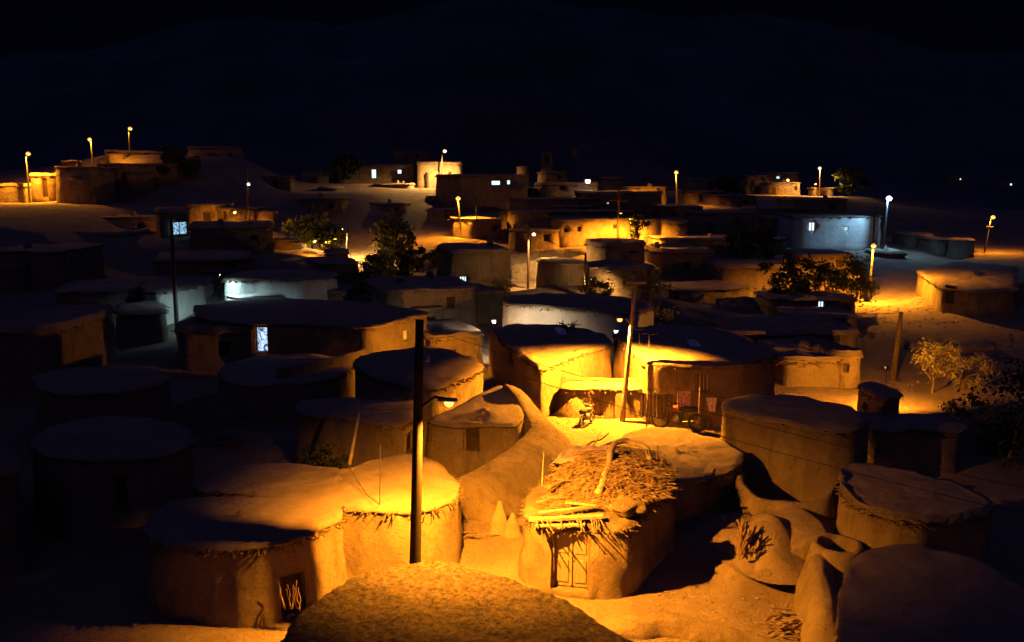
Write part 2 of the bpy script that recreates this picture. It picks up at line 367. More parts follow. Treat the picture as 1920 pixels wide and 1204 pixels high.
def house(label, pts, z=None, world=False, cv=2, step=0.3, dome=0.12, lip=0.08, thick=0.16, batter=0.05, amp=0.07,
          brush=6, mat=None, roofmat=None, ops=(), name='mud_house', cat='house', group=None, rings=8, base=None,
          rough=0.03, raise_rim=0.0, roofname='roof', seed=None, brush_len=(0.07, 0.24), rim=0.085, annex=(), front=None, chim=()):
    mat = mat or MUD; roofmat = roofmat or MUD_ROOF
    sd = rnd.uniform(0, 90) if seed is None else seed
    P = []
    for p in pts:
        if world: P.append(Vector(p))
        else:
            zz = p[2] if len(p) > 2 else z
            P.append(atz(p[0], p[1], zz))
    if area2(P) < 0: P.reverse()
    P = chaikin(P, int(cv)) if cv >= 1 else corner_round(P, max(cv, 0.3)); P, per = resample(P, step)
    if cv >= 1 and not world:
        N = normals(P); P = [p+N[i]*(0.15*nz(p.x*0.55+sd, p.y*0.55, 3)+0.05*nz(p.x*1.9, p.y*1.9, sd)) for i, p in enumerate(P)]
    n = len(P); N = normals(P)
    cen = sum(P, Vector((0, 0, 0)))/n
    gb = [ground(p.x, p.y) for p in P]
    gmin = min(gb)-0.35
    if base is not None: gmin = base
    root = thing(name, (cen.x, cen.y, ground(cen.x, cen.y)), label, cat, group)
    # wall: closed solid
    hmax = max(p.z for p in P)-gmin
    nr = max(3, int(hmax/max(step, 0.22)))
    vs = []; fs = []
    for j in range(nr+1):
        f = j/nr
        for i in range(n):
            p = P[i]; zt = p.z-thick*0.6; zz = zt*(1-f)+gmin*f
            off = batter*(zt-zz)+amp*nz(p.x*0.9+sd, p.y*0.9, zz*0.9)+amp*0.5*nz(p.x*3+sd, p.y*3, zz*3)+amp*0.3*nz(p.x*8+sd, p.y*8, zz*8)
            off += 0.25*batter*max(0, f-0.75)*hmax
            q = p+N[i]*off; vs.append((q.x, q.y, zz))
    for j in range(nr):
        for i in range(n):
            i2 = (i+1) % n; fs.append((j*n+i, (j+1)*n+i, (j+1)*n+i2, j*n+i2))
    fs.append(tuple(range(n))); fs.append(tuple(nr*n+i for i in range(n-1, -1, -1)))
    wall = mk('wall', vs, fs, mat, root, smooth=True)
    # roof slab
    vs = []; fs = []; L = []
    for i in range(n): L.append(max(0.01, lip*(0.9+1.1*nz(P[i].x*1.3+sd, P[i].y*1.3, 5))+0.07*nz(P[i].x*6, P[i].y*6, sd)))
    def ring(off, dz, s=None, kd=0.0):
        for i in range(n):
            if s is None: kd = rim*(nz(P[i].x*0.8+sd, P[i].y*0.8, 11)+0.3*nz(P[i].x*3.1, P[i].y*3.1, sd))
            else: kd = rim*(nz(P[i].x*0.8+sd, P[i].y*0.8, 11)+0.3*nz(P[i].x*3.1, P[i].y*3.1, sd))*max(0, (s-0.75)/0.25)
            q = P[i]+N[i]*(off*L[i]/max(lip, 1e-6))
            zz = P[i].z
            if s is not None:
                q = cen+(q-cen)*s; zz = cen.z+(P[i].z-cen.z)*s
            zz += dz+kd+rough*nz(q.x*1.3+sd, q.y*1.3, 7)+rough*0.6*nz(q.x*5, q.y*5, sd)
            vs.append((q.x, q.y, zz))
    ring(0.0*lip, -thick*0.95); ring(0.8*lip, -thick*0.9); ring(1.15*lip, -thick*0.5); ring(1.0*lip, -0.085); ring(0.25*lip, raise_rim*0.8-0.025)
    prof = [1-(k+1)/(rings+1.0) for k in range(rings)]
    for s in prof:
        rr = raise_rim*(1 if s > 0.93 else max(0, (s-0.86)/0.07)) if raise_rim else 0
        ring(0, 0, s, dome*(1-s*s)+rr)
    m = 5+rings
    for j in range(m-1):
        for i in range(n):
            i2 = (i+1) % n; fs.append((j*n+i, j*n+i2, (j+1)*n+i2, (j+1)*n+i))
    vs.append((cen.x, cen.y, cen.z+dome)); c0 = len(vs)-1
    for i in range(n): fs.append(((m-1)*n+i, (m-1)*n+(i+1) % n, c0))
    fs.append(tuple(range(n-1, -1, -1)))
    roof = mk(roofname, vs, fs, roofmat, root, smooth=True)
    if brush:
        mb = MB(); rr = random.Random(int(sd*100))
        for k in range(int(per*brush*1.6)):
            i = rr.randrange(n); p, nn = P[i], N[i]
            if (p.to_2d()).length > 3 and nn.dot(Vector((p.x, p.y, 0)).normalized()) > 0.55: continue
            tg = Vector((-nn.y, nn.x, 0))
            st = p-nn*0.05+Vector((0, 0, -thick*rr.uniform(0.55, 1.25)))
            ln = rr.uniform(*brush_len)
            d = (nn+tg*rr.uniform(-1.6, 1.6)+Vector((0, 0, rr.uniform(-0.8, 0.25)))).normalized()
            r0 = rr.uniform(0.008, 0.026)*(1+cen.y/90)
            mb.tube([st, st+d*(ln+lip*0.6)], [r0, r0*0.5], 4)
        mb.build('eave_brush', BRUSH, roof)
    for (u0, u1, pr, hf) in annex:
        A0, B0 = front; fd = (B0-A0); fd.z = 0; L0 = fd.length; fd.normalize(); out = Vector((fd.y, -fd.x, 0))
        if out.y > 0: out = -out
        q = [A0+fd*L0*u0-out*0.5, A0+fd*L0*u0+out*pr, A0+fd*L0*u1+out*pr*0.85, A0+fd*L0*u1-out*0.5]
        zt = gmin+0.4+(A0.z-gmin-0.4)*hf
        for k in q: k.z = zt
        if area2(q) < 0: q.reverse()
        Q, _pp = resample(corner_round(q, 0.35), 0.5); NQ = normals(Q); m = len(Q); av = []; af = []
        lv = [(0.0, -1), (0.05, 0.5), (0.06, 0.9), (0.13, 1.0), (0.05, 1.02), (-0.5, 1.03)]
        for (of, fz) in lv:
            for i in range(m):
                zz = gmin if fz < 0 else gmin+(zt-gmin)*fz
                w_ = of+0.10*nz(Q[i].x*0.9+sd, Q[i].y*0.9, zz) if of > -0.4 else -0.25
                k = Q[i]+NQ[i]*w_; av.append((k.x, k.y, zz+0.06*nz(Q[i].x, Q[i].y, sd)))
        for j in range(len(lv)-1):
            for i in range(m): af.append((j*m+i, j*m+(i+1) % m, (j+1)*m+(i+1) % m, (j+1)*m+i))
        af.append(tuple((len(lv)-1)*m+i for i in range(m)))
        mk('annex', av, af, mat, root)
    for (fu, fv, ch) in chim:
        a_ = P[int(fu*n) % n]; pc = cen.lerp(a_, fv); 
        MB().tube([pc-Vector((0, 0, 0.2)), pc+Vector((0, 0, ch*0.5)), pc+Vector((0, 0, ch))], [0.32, 0.26, 0.20], 9).build('chimney', mat, roof, True)
    # openings
    cuts = []; todo = []
    for op in ops:
        kind, ox, oy, ow, oh = op[:5]; opt = op[5] if len(op) > 5 else {}
        h = wall_hit(P, ox, oy)
        if not h: continue
        p0, tg, nn = h
        if tg.x < 0: tg = -tg
        a = plane_hit(ox-ow/2, oy, p0, nn); b = plane_hit(ox+ow/2, oy, p0, nn)
        t = plane_hit(ox, oy-oh/2, p0, nn); bo = plane_hit(ox, oy+oh/2, p0, nn)
        W = min(abs((b-a).dot(tg)), 3.0); H = abs(t.z-bo.z); c = (a+b)*0.5; c.z = (t.z+bo.z)/2
        off = batter*(P[0].z-c.z)
        c = c+nn*off
        dep = opt.get('depth', 0.30)
        cuts.append((c+nn*(0.4-dep)/2, tg*(W/2), nn*((0.4+dep)/2), Vector((0, 0, H/2))))
        todo.append((kind, c, tg, nn, W, H, dep, opt))
    if cuts: boolean_cut(wall, cuts)
    Z = Vector((0, 0, 1))
    for kind, c, tg, nn, W, H, dep, opt in todo:
        back = c-nn*(dep-0.03)
        fm = opt.get('frame', WOOD)
        if kind in ('window', 'lit', 'curtain'):
            o = MB(); tkn = max(0.035, W*0.07)
            fr = c-nn*(dep*0.45)
            o.box(fr+tg*(W/2-tkn/2), tg*tkn/2, nn*0.03, Z*H/2); o.box(fr-tg*(W/2-tkn/2), tg*tkn/2, nn*0.03, Z*H/2)
            o.box(fr+Z*(H/2-tkn/2), tg*(W/2-tkn), nn*0.028, Z*tkn/2); o.box(fr-Z*(H/2-tkn/2), tg*(W/2-tkn), nn*0.028, Z*tkn/2)
            for q in range(opt.get('bars', 1)):
                f = (q+1)/(opt.get('bars', 1)+1)-0.5
                o.box(fr+tg*W*f, tg*0.014*(1+c.y/60), nn*0.02, Z*(H/2-tkn))
            wn = o.build('window', fm, root)
            pm = {'window': GLASSD, 'lit': E_WIN, 'curtain': E_CURT}[kind]
            if opt.get('mat'): pm = opt['mat']
            MB().box(fr-nn*0.05, tg*(W/2), nn*0.01, Z*(H/2)).build('pane', pm, wn)
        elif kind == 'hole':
            MB().box(back, tg*(W/2), nn*0.02, Z*H/2).build('window', DARKIN, root)  # dark panel in place of the shade inside the hole
        elif kind in ('door', 'doorway', 'litdoor'):
            o = MB(); tk = 0.06; fr = c-nn*(dep*0.35)
            o.box(fr+tg*(W/2-tk/2), tg*tk/2, nn*0.05, Z*H/2); o.box(fr-tg*(W/2-tk/2), tg*tk/2, nn*0.05, Z*H/2)
            o.box(fr+Z*(H/2-tk/2), tg*(W/2-tk), nn*0.048, Z*tk/2)
            dr = o.build('door', fm, root)
            lm = {'door': opt.get('mat', DOORW), 'doorway': DARKIN, 'litdoor': E_DOOR}[kind]  # an open doorway gets a dark panel for its unlit inside
            lb = MB().box(fr-nn*0.05, tg*(W/2-tk), nn*0.015, Z*(H/2-tk/2))
            if kind == 'door' and W > 0.4:
                pv = fr-nn*0.03
                for s in (-1, 1):
                    cc = pv+tg*s*(W/4-tk/4)
                    for zz, hh in ((0.25, 0.2), (-0.22, 0.22)):
                        lb.box(cc+Z*H*zz, tg*(W*0.15), nn*0.012, Z*H*hh*0.85)
                lb.box(pv, tg*0.02, nn*0.02, Z*(H/2-tk))
            lb.build('door_panel', lm, dr)
            if kind == 'door' and W > 0.4:
                MB().tube([pv+nn*0.02+tg*0.03+Z*0.1, pv+nn*0.06+tg*0.03+Z*0.05, pv+nn*0.02+tg*0.03-Z*0.05], 0.012, 6).build('handle', DARKMETAL, dr)
    root['roofz'] = cen.z
    del root['roofz']
    return root, P, N

def farbox(label, x0, x1, yt, yb, d0, d1=None, depth=6.0, **kw):
    """far house given by its front wall: columns x0..x1, roof row yt, distance d0..d1, going back by depth"""
    d1 = d1 or d0
    a = atd(x0, yt, d0); b = atd(x1, yt, d1); z = (a.z+b.z)/2
    t = (b-a); t.z = 0; tn = t.normalized(); back = Vector((-tn.y, tn.x, 0))
    if back.y < 0: back = -back
    j = kw.pop('skew', 0.0)
    c = [a, a.lerp(b, 0.5), b, b+back*depth+tn*j, a.lerp(b, 0.5)+back*depth+tn*j, a+back*depth+tn*j]
    for q in c: q.z = z+kw.get('tilt', 0)*(q.x-a.x)
    kw.pop('tilt', None)
    kw.setdefault('cv', 0.5); kw['cv'] = {0: 0.3, 1: 0.95}.get(kw['cv'], kw['cv']); kw.setdefault('step', 0.02*d0**0.8 if d0 < 60 else 0.9)
    kw.setdefault('brush', 2); kw.setdefault('rings', 4); kw.setdefault('amp', 0.14); kw.setdefault('rough', 0.08); kw.setdefault('lip', 0.14)
    kw.setdefault('brush_len', (0.15, 0.4))
    if yb is not None: kw['base'] = min(atd((x0+x1)/2, yb, (d0+d1)/2).z, ground((a.x+b.x)/2, (a.y+b.y)/2))-0.5
    fr_ = random.Random(int(x0*7+yt*13)); wm = (b-a).length
    kw.setdefault('raise_rim', fr_.choice([0, 0, 0.15, 0.3]))
    if wm > 4.0 and 'annex' not in kw and 'ops' not in kw:
        u = fr_.uniform(0.0, 0.55); kw['annex'] = [(u, u+fr_.uniform(0.25, 0.42), fr_.uniform(0.9, 1.8), fr_.uniform(0.5, 0.8))]
    if wm > 4.0: kw.setdefault('chim', [(fr_.random(), fr_.uniform(0.2, 0.8), fr_.uniform(0.3, 0.6)) for _ in range(fr_.choice([0, 1, 2]))])
    if 'ops' not in kw and wm > 3.5 and x0 > 100:
        hh = ((yb or yt+50)-yt); px = x0+(x1-x0)*fr_.uniform(0.65, 0.85); k = FPX/d0
        kw['ops'] = [('hole', px, yt+hh*0.45, 0.5*k, 0.65*k)]
    return house(label, [(q.x, q.y, q.z) for q in c], world=True, front=(a, b), **kw)

def berm(label, path, w0, w1, hgt, mat=None, name='mud_wall', cat='wall', step=0.25, amp=0.06, flat_top=0.2, batter_f=None, closed=False, pix=True, group=None, zs=None, below=0.4):
    """a swept bank or wall: path in view columns/rows on the ground (crest), w0/w1 half widths on left/right side of travel"""
    P = [Vector(p) if not pix else atz(p[0], p[1], p[2]) for p in path]
    # smooth open path
    for _ in range(2):
        q = [] if closed else [P[0]]
        rng = range(len(P)) if closed else range(len(P)-1)
        for i in rng:
            a, b = P[i], P[(i+1) % len(P)]; q += [a*0.75+b*0.25, a*0.25+b*0.75]
        if not closed: q.append(P[-1])
        P = q
    R = [P[0]]
    seq = P[1:]+([P[0]] if closed else [])
    cur = P[0]
    for q in seq:
        L = (q-cur).length
        k = max(1, int(round(L/step)))
        for j in range(1, k+1): R.append(cur.lerp(q, j/k))
        cur = q
    if closed: R.pop()
    n = len(R); sd = rnd.uniform(0, 50)
    prof = [(-1, None), (-0.85, 0.25), (-0.62, 0.62), (-0.4, 0.9), (-flat_top, 1.0), (0, 1.03), (flat_top, 1.0), (0.4, 0.9), (0.62, 0.62), (0.85, 0.25), (1, None)]
    if mat is None: mat = MUD
    vs = []; fs = []; m = len(prof)
    cx = sum((r for r in R), Vector((0, 0, 0)))/n
    for i in range(n):
        t = (R[(i+1) % n]-R[i-1]) if closed else (R[min(i+1, n-1)]-R[max(i-1, 0)])
        t.z = 0; t.normalize(); nn = Vector((t.y, -t.x, 0))
        for s, f in prof:
            ww = w1 if s > 0 else w0
            q = R[i]+nn*(s*ww); g = ground(q.x, q.y)
            if f is None: zz = g-below
            else: zz = g+(R[i].z-g)*f
            q = Vector((q.x, q.y, zz))
            a = amp*(nz(q.x*1.1+sd, q.y*1.1, zz)+0.4*nz(q.x*4+sd, q.y*4, zz*4))
            q += nn*a*(1 if s > 0 else -1)+Vector((0, 0, a*0.7))
            vs.append(q)
    for i in range(n if closed else n-1):
        i2 = (i+1) % n
        for j in range(m-1): fs.append((i*m+j, i*m+j+1, i2*m+j+1, i2*m+j))
    if not closed:
        fs.append(tuple(range(m-1, -1, -1))); fs.append(tuple((n-1)*m+j for j in range(m)))
    o = mk(name, vs, fs, mat, None, True, orig=(cx.x, cx.y, ground(cx.x, cx.y)))
    tag(o, label, cat, group); return o

# ---------------------------------------------------------------- the ground, one sheet to beyond the mountains
def build_ground():
    cols = 230; a0, a1 = math.radians(-44), math.radians(44)
    ds = [4.0]
    while ds[-1] < 1700: ds.append(ds[-1]*(1.017 if ds[-1] < 60 else 1.022)+0.02)
    vs = []; fs = []
    for d in ds:
        for k in range(cols):
            x = math.tan(a0+(a1-a0)*k/(cols-1))*d
            vs.append((x, d, ground(x, d)))
    for j in range(len(ds)-1):
        for k in range(cols-1):
            fs.append((j*cols+k, j*cols+k+1, (j+1)*cols+k+1, (j+1)*cols+k))
    g = tag(mk('ground', vs, fs, SOIL, None, True), kind='structure')
    g.data.materials.append(HILLROCK_DARK)
    for i, p in enumerate(g.data.polygons):
        x, y, z = vs[fs[i][0]]
        if y > 150+15*nz(x*0.02, y*0.02, 5): p.material_index = 1
build_ground()

# ---------------------------------------------------------------- lamps and poles
def add_light(root, p, colr, watts, r=0.08, cone=150, tilt=(0, 0), blend=0.55):
    l = bpy.data.lights.new('lamp_light', 'SPOT'); l.energy = watts; l.color = colr; l.shadow_soft_size = r
    l.spot_size = math.radians(cone); l.spot_blend = blend
    o = bpy.data.objects.new('lamp_light', l); COL.objects.link(o); o.parent = root; o.location = Vector(p)-ORG[root.name]
    o.rotation_euler = (math.radians(tilt[0]), math.radians(tilt[1]), 0)
    return o
KIND = {'sodium': (E_SODIUM, SODIUM), 'pale': (E_PALE, (1.0, 0.55, 0.16)), 'blue': (E_BLUE, (0.25, 0.55, 1.0)), 'white': (E_WHITE, (1.0, 0.78, 0.54))}
def pole(label, bpx, bd, tpx, tpy, r=0.09, mat=None, lamp=None, group=None, name=None, cat=None, cross=(), insul=(), lean=0.0, up=0.0):
    mat = mat or POLE
    t = atd(tpx, tpy, bd+lean); x = (bpx-960)/FPX*bd*1.0
    g = ground(x, bd)
    for _ in range(3):
        dd = ray(bpx, 600); 
    # base column at its own height
    pb = Vector((0, bd, g)); v = (g-CZ)
    # find px->x for a point at height g and distance bd
    depth = bd*CT-(g-CZ)*ST
    pb.x = (bpx-960)/FPX*depth
    g = ground(pb.x, bd); pb.z = g
    name = name or ('street_lamp' if lamp else 'utility_pole'); cat = cat or ('street lamp' if lamp else 'pole')
    root = thing(name, pb, label, cat, group)
    pb2 = Vector((pb.x, pb.y, g-0.5))
    n = 6; pts = [pb2.lerp(t, k/n) for k in range(n+1)]
    rr = [r*(1.15-0.45*k/n) for k in range(n+1)]
    pl = MB().tube(pts, rr, 10).build('pole', mat, root, True)
    ax = (t-pb).normalized()
    for (px, py, L, ang) in cross:
        f = (atd(px, py, bd).z-pb.z)/(t.z-pb.z); c = pb.lerp(t, f)
        d = Vector((math.cos(ang), math.sin(ang), 0))
        MB().box(c+Vector((0, -r, 0)), d*L/2, Vector((-d.y, d.x, 0))*0.04, Vector((0, 0, 0.05))).build('crossarm', mat, root)
    for (px, py) in insul:
        c = atd(px, py, bd)
        b = MB(); b.tube([c+Vector((-0.16, 0, -0.02)), c+Vector((0.0, 0, -0.02)), c+Vector((0.02, 0, 0.03))], 0.012, 5)
        b.tube([c+Vector((0, 0, 0)), c+Vector((0, 0, 0.03)), c+Vector((0, 0, 0.05)), c+Vector((0, 0, 0.09)), c+Vector((0, 0, 0.11))], [0.03, 0.05, 0.03, 0.045, 0.02], 8)
        b.build('insulator', PORC, root, True)
    if lamp:
        lx, ly, kd, watts = lamp[:4]; opt = lamp[4] if len(lamp) > 4 else {}
        ld = bd+opt.get('dd', -0.3); c = atd(lx, ly, ld); s = opt.get('s', 0.13)*(1.2 if bd > 50 else 1.0)
        em, colr = KIND[kd]
        # attachment point on the pole
        az = min(t.z, c.z-opt.get('drop', -0.0)); f = (az-pb.z)/(t.z-pb.z); at = pb.lerp(t, max(0.05, min(1, f)))
        d = c-at; d.z = 0
        L = max(d.length, 1e-3); dn = d.normalized() if L > 0.02 else Vector((0, -1, 0))
        hd = c+Vector((0, 0, s*0.75))
        MB().tube([at-Vector((0, 0, 0.15)), at.lerp(hd, 0.55)+Vector((0, 0, 0.12*L)), hd], [r*0.35, r*0.3, r*0.28], 6).build('arm', STEEL, root, True)
        hb = MB(); side = Vector((-dn.y, dn.x, 0))
        hs = 1.0 if bd < 50 else 0.62
        prof = [(-2.0, 0.45), (-1.2, 0.9), (0.2, 1.15), (1.3, 0.85), (1.6, 0.35)]
        vs = []; fs = []
        for q, wd in prof:
            for (sy, sz) in ((-1, 0.55), (-0.8, 1.0), (0.8, 1.0), (1, 0.55)):
                vs.append(c+dn*(q*s*hs)+side*(sy*wd*s*hs)+Vector((0, 0, s*(0.35+hs*0.6*(sz-0.15))*(0.7+0.3*wd))))
        m = len(prof)
        for i in range(m-1):
            for k in range(4):
                k2 = (k+1) % 4; fs.append((i*4+k, i*4+k2, (i+1)*4+k2, (i+1)*4+k))
        fs += [(3, 2, 1, 0), ((m-1)*4, (m-1)*4+1, (m-1)*4+2, (m-1)*4+3)]
        hb.add(vs, fs); hd_o = hb.build('lamp_head', METAL, root)
        if not opt.get('hood'):
            MB().blob(c+Vector((0, 0, s*0.12)), (s*0.85, s*0.85, s*0.75), 12, 8, 0).build('lens', em, hd_o, True)
        else:
            MB().blob(c+Vector((0, 0, s*0.25)), (s*0.6, s*0.6, s*0.3), 10, 6, 0).build('lens', em, hd_o, True)
        if watts: add_light(root, c+Vector((0, 0, -s*0.62)), colr, watts, 0.05, opt.get('cone', 150 if bd < 60 else 172), opt.get('tilt', (0, 0)), opt.get('blend', 0.55))
    return root, t, pb

def wall_lamp(label, p, kd, watts, facing=(0, -1, 0), s=0.10, drop=0.0, colr=None, cone=165, post=0, tilt=(0, 0)):
    p = Vector(p); em, c0 = KIND[kd]; colr = colr or c0; f = Vector(facing).normalized()
    root = thing('wall_lamp', p-Vector((0, 0, 0.1)), label, 'lamp')
    MB().box(p-f*0.12, f.cross(Vector((0, 0, 1)))*0.06, f*0.02, Vector((0, 0, 0.08))).build('bracket', METAL, root)
    b = MB(); b.tube([p-f*0.12, p-f*0.05+Vector((0, 0, s*1.2)), p+Vector((0, 0, s*1.1))], 0.015, 5)
    b.tube([p+Vector((0, 0, s*1.25)), p+Vector((0, 0, s*1.1)), p+Vector((0, 0, s*0.65))], [s*0.3, s*0.8, s*1.35], 12).build('shade', METAL, root, True)
    MB().blob(p+Vector((0, 0, s*0.35)), (s*0.7, s*0.7, s*0.7), 10, 8, 0).build('bulb', em, root, True)
    if post: MB().tube([p-f*0.12+Vector((0, 0, 0.1)), p-f*0.12-Vector((0, 0, post))], 0.035, 6).build('post', POLE, root)  # post added under assumed lamps that have nothing to hang from
    if watts: add_light(root, p-Vector((0, 0, s*0.5)), colr, watts, 0.05, cone, tilt)
    return root

# ---------------------------------------------------------------- foreground houses
A, PA, _ = house('large round mud house in the very front with a bare gravelly roof', [(480,1290),(530,1204),(562,1148),(620,1103),(700,1066),(785,1050),(870,1056),(960,1084),(1040,1120),(1130,1162),(1220,1206),(1310,1262),(1330,1420),(1200,1640),(900,1760),(600,1600),(480,1430)],
   1.95, cv=2, step=0.04, rings=130, dome=0.16, lip=0.06, rough=0.05, roofmat=GRAVEL_ROOF, brush=0, seed=3.3)
# a coarse relief in the roof of the front house
def roughen(o, amp, fq, zmin=None):
    up = [v.normal.z > 0.5 for v in o.data.vertices]; org = ORG[o.name]
    for v, u in zip(o.data.vertices, up):
        if u:
            p = v.co+org
            v.co.z += amp*(nz(p.x*fq, p.y*fq, 1.0)+0.8*nz(p.x*fq*2.6, p.y*fq*2.6, 4.0))
    o.data.update()
for c in A.children:
    if c.name.startswith('roof'): roughen(c, 0.020, 9.0)

house('low mud house with a broad lit roof beside the tall dark pole', [(655,884),(700,862),(782,845),(830,872),(866,905),(852,932),(790,948),(700,950),(610,944),(500,925),(420,915),(350,905),(400,876),(520,862),(600,878)],
   1.88, cv=1, step=0.16, rings=18, dome=0.10, lip=0.045, brush=16, rough=0.05, amp=0.07, seed=11.0)
house('round mud house with ragged brush eaves and a dark window, left of the gravelly roof', [(650,960),(600,985),(545,1006),(470,1022),(380,1024),(300,1008),(272,975),(300,942),(400,926),(520,932),(610,940)],
   1.85, cv=1, step=0.15, rings=16, dome=0.16, lip=0.045, brush=22, rough=0.05, amp=0.07, seed=21.0,
   ops=[('hole', 548, 1112, 46, 74)])
# the door house
DH, PDH, NDH = house('small mud house with a wooden double door and a roof heaped with branches', [(986,966),(1030,980),(1100,986),(1180,988),(1212,948),(1258,915),(1258,885),(1228,846),(1150,832),(1075,842),(1022,890),(990,930)],
   1.72, cv=0.35, step=0.12, rings=12, dome=0.12, lip=0.045, brush=20, rough=0.06, amp=0.13, batter=0.10, seed=31.0, roofmat=MUD_ROUGH,
   ops=[('door', 1071, 1047, 72, 112, dict(depth=0.28))])
house('low mud outbuilding with a rounded lit roof behind the branch-covered house', [(1160,846),(1172,806),(1240,798),(1330,812),(1384,842),(1388,872),(1330,888),(1275,905),(1230,900)],
   1.45, cv=2, step=0.16, rings=12, dome=0.12, lip=0.07, brush=4, rough=0.08, amp=0.07, seed=41.0)

# house with the dark doorway, left of the alley
house('dark walled mud house with a doorway behind the sloping bank', [(797,792,1.75),(830,772,1.9),(880,748,2.15),(926,724,2.35),(952,722,2.4),(968,742,2.2),(985,775,1.9),(960,800,1.8),(900,795,1.75),(840,800,1.6)],
   None, cv=2, step=0.18, rings=10, dome=0.05, lip=0.05, brush=0, thick=0.12, amp=0.06, batter=0.12, seed=51.0,
   ops=[('doorway', 886, 818, 32, 52)])
berm('smooth mud bank sloping down from the alley to the pole', [(862,898,1.15),(900,878,1.2),(945,850,1.3),(985,820,1.45),(1003,800,1.6),(985,775,1.8),(965,745,2.2),(945,722,2.45)], 0.35, 1.6, 1, amp=0.05, flat_top=0.15, step=0.16)

house('flat roofed mud house with brush eaves and an amber lit end wall', [(665,668),(720,656),(790,650),(850,655),(905,676),(898,694),(850,712),(796,728),(740,716),(680,695)],
   2.45, cv=1, step=0.2, rings=10, dome=0.10, lip=0.06, brush=14, rough=0.06, amp=0.07, seed=61.0)
house('dark mud house with a sagging roof below the flat roofed one', [(552,752),(600,747),(680,747),(742,743),(790,752),(770,790),(740,796),(650,780),(560,772)],
   2.05, cv=1, step=0.22, rings=10, dome=0.05, lip=0.06, brush=10, rough=0.06, amp=0.07, seed=63.0, ops=[('doorway', 769, 826, 14, 40)])

# long building with the amber end wall
house('long mud house with an amber end wall and a small grey window', [(365,572),(470,556),(600,560),(700,566),(806,584),(750,598),(694,612),(560,604),(470,606),(372,592)],
   2.9, cv=0, step=0.35, rings=8, dome=0.06, lip=0.10, brush=3, amp=0.04, batter=0.02, seed=71.0, ops=[('window', 762, 629, 12, 20, dict(bars=0, frame=METAL, mat=DISH)), ('litdoor', 491, 636, 24, 48)])
berm('amber lit parapet wall in front of the long mud house', [(520,692,2.0),(600,678,2.0),(688,655,2.0)], 0.2, 0.2, 1, flat_top=0.35, step=0.3)
house('low dark mud house beneath the lit doorway', [(405,690),(470,668),(560,662),(640,668),(665,690),(600,715),(500,722),(420,712)], 1.6, cv=1, step=0.3, rings=6, dome=0.1, lip=0.045, brush=4, seed=73.0)

# walled house of the bright yard
house('mud house with a wide roof at the left of the bright courtyard', [(916,614),(960,606),(1050,608),(1130,622),(1148,642),(1080,662),(1012,690),(965,652)],
   2.5, cv=0, step=0.22, rings=10, dome=0.08, lip=0.045, brush=12, rough=0.06, amp=0.06, batter=0.03, seed=81.0,
   ops=[('window', 957, 672, 14, 30, dict(bars=0)), ('hole', 1091, 664, 7, 13)])
house('long mud house with a deep blue roof and a shuttered window', [(1150,622),(1230,606),(1340,612),(1400,632),(1456,662),(1400,680),(1330,684),(1225,680),(1190,660)],
   2.75, cv=0, step=0.22, rings=10, dome=0.06, lip=0.045, brush=8, rough=0.05, amp=0.06, batter=0.03, seed=83.0,
   ops=[('window', 1318, 718, 28, 34, dict(bars=1, mat=CL_STRIPE)), ('hole', 1206, 690, 9, 9)])
# courtyard wall
berm('bright courtyard wall with a thick rounded top, between two mud houses', [(1008,690,2.2),(1030,700,1.9),(1075,707,1.75),(1130,711,1.7),(1180,712,1.7),(1225,706,1.75)], 0.3, 0.3, 1, flat_top=0.45, step=0.2, amp=0.05)
house('mud gatehouse with a dark door in the courtyard front', [(1058,716),(1100,708),(1150,708),(1225,706),(1222,722),(1150,724),(1060,726)], 1.62, cv=0, step=0.2, rings=4, dome=0.05, lip=0.08, brush=14, amp=0.05, batter=0.03,
   seed=85.0, ops=[('door', 1122, 752, 20, 56, dict(mat=WOOD))])
berm('slanting mud buttress beside the dark courtyard door', [(1046,775,0.4),(1066,752,1.1),(1092,722,1.6)], 0.3, 0.45, 1, step=0.15, amp=0.04, name='mud_buttress')

house('pale plastered house lit white under a dark domed roof', [(936,566),(960,552),(1060,548),(1180,556),(1235,572),(1190,588),(1100,580),(1020,573)],
   3.0, cv=1, step=0.35, rings=8, dome=0.25, lip=0.045, brush=5, mat=MUD_PALE, amp=0.04, batter=0.02, seed=87.0)

# right foreground
house('large round mud house with a flat top, right of the clothes line', [(1350,762),(1372,744),(1420,738),(1500,741),(1580,758),(1632,784),(1610,800),(1540,802),(1450,786),(1380,772)],
   2.5, cv=1, step=0.2, rings=10, dome=0.06, lip=0.05, brush=3, rough=0.05, amp=0.05, batter=0.04, seed=91.0, name='mud_house')
berm('curved mud pen wall around a dark yard', [(1384,880,1.1),(1392,912,1.15),(1425,940,1.15),(1490,944,1.2),(1545,940,1.3),(1570,905,1.5),(1590,878,1.7)], 0.4, 0.25, 1, step=0.18, amp=0.05)
house('round mud house with a sunken roof and ragged rim, above the clay oven', [(1568,884),(1600,876),(1680,880),(1760,898),(1840,926),(1862,950),(1800,968),(1700,972),(1620,950),(1580,915)],
   2.1, cv=1, step=0.16, rings=14, dome=-0.05, raise_rim=0.12, lip=0.045, brush=16, rough=0.05, amp=0.05, seed=93.0)
house('big rounded mud house in the lower right corner', [(1575,1180),(1580,1090),(1610,1035),(1680,1018),(1760,1022),(1860,1058),(1960,1120),(2080,1230),(2000,1420),(1760,1480),(1600,1380)],
   2.3, cv=2, step=0.14, rings=18, dome=0.10, raise_rim=0.05, lip=0.04, brush=2, rough=0.025, amp=0.05, batter=0.08, seed=95.0)
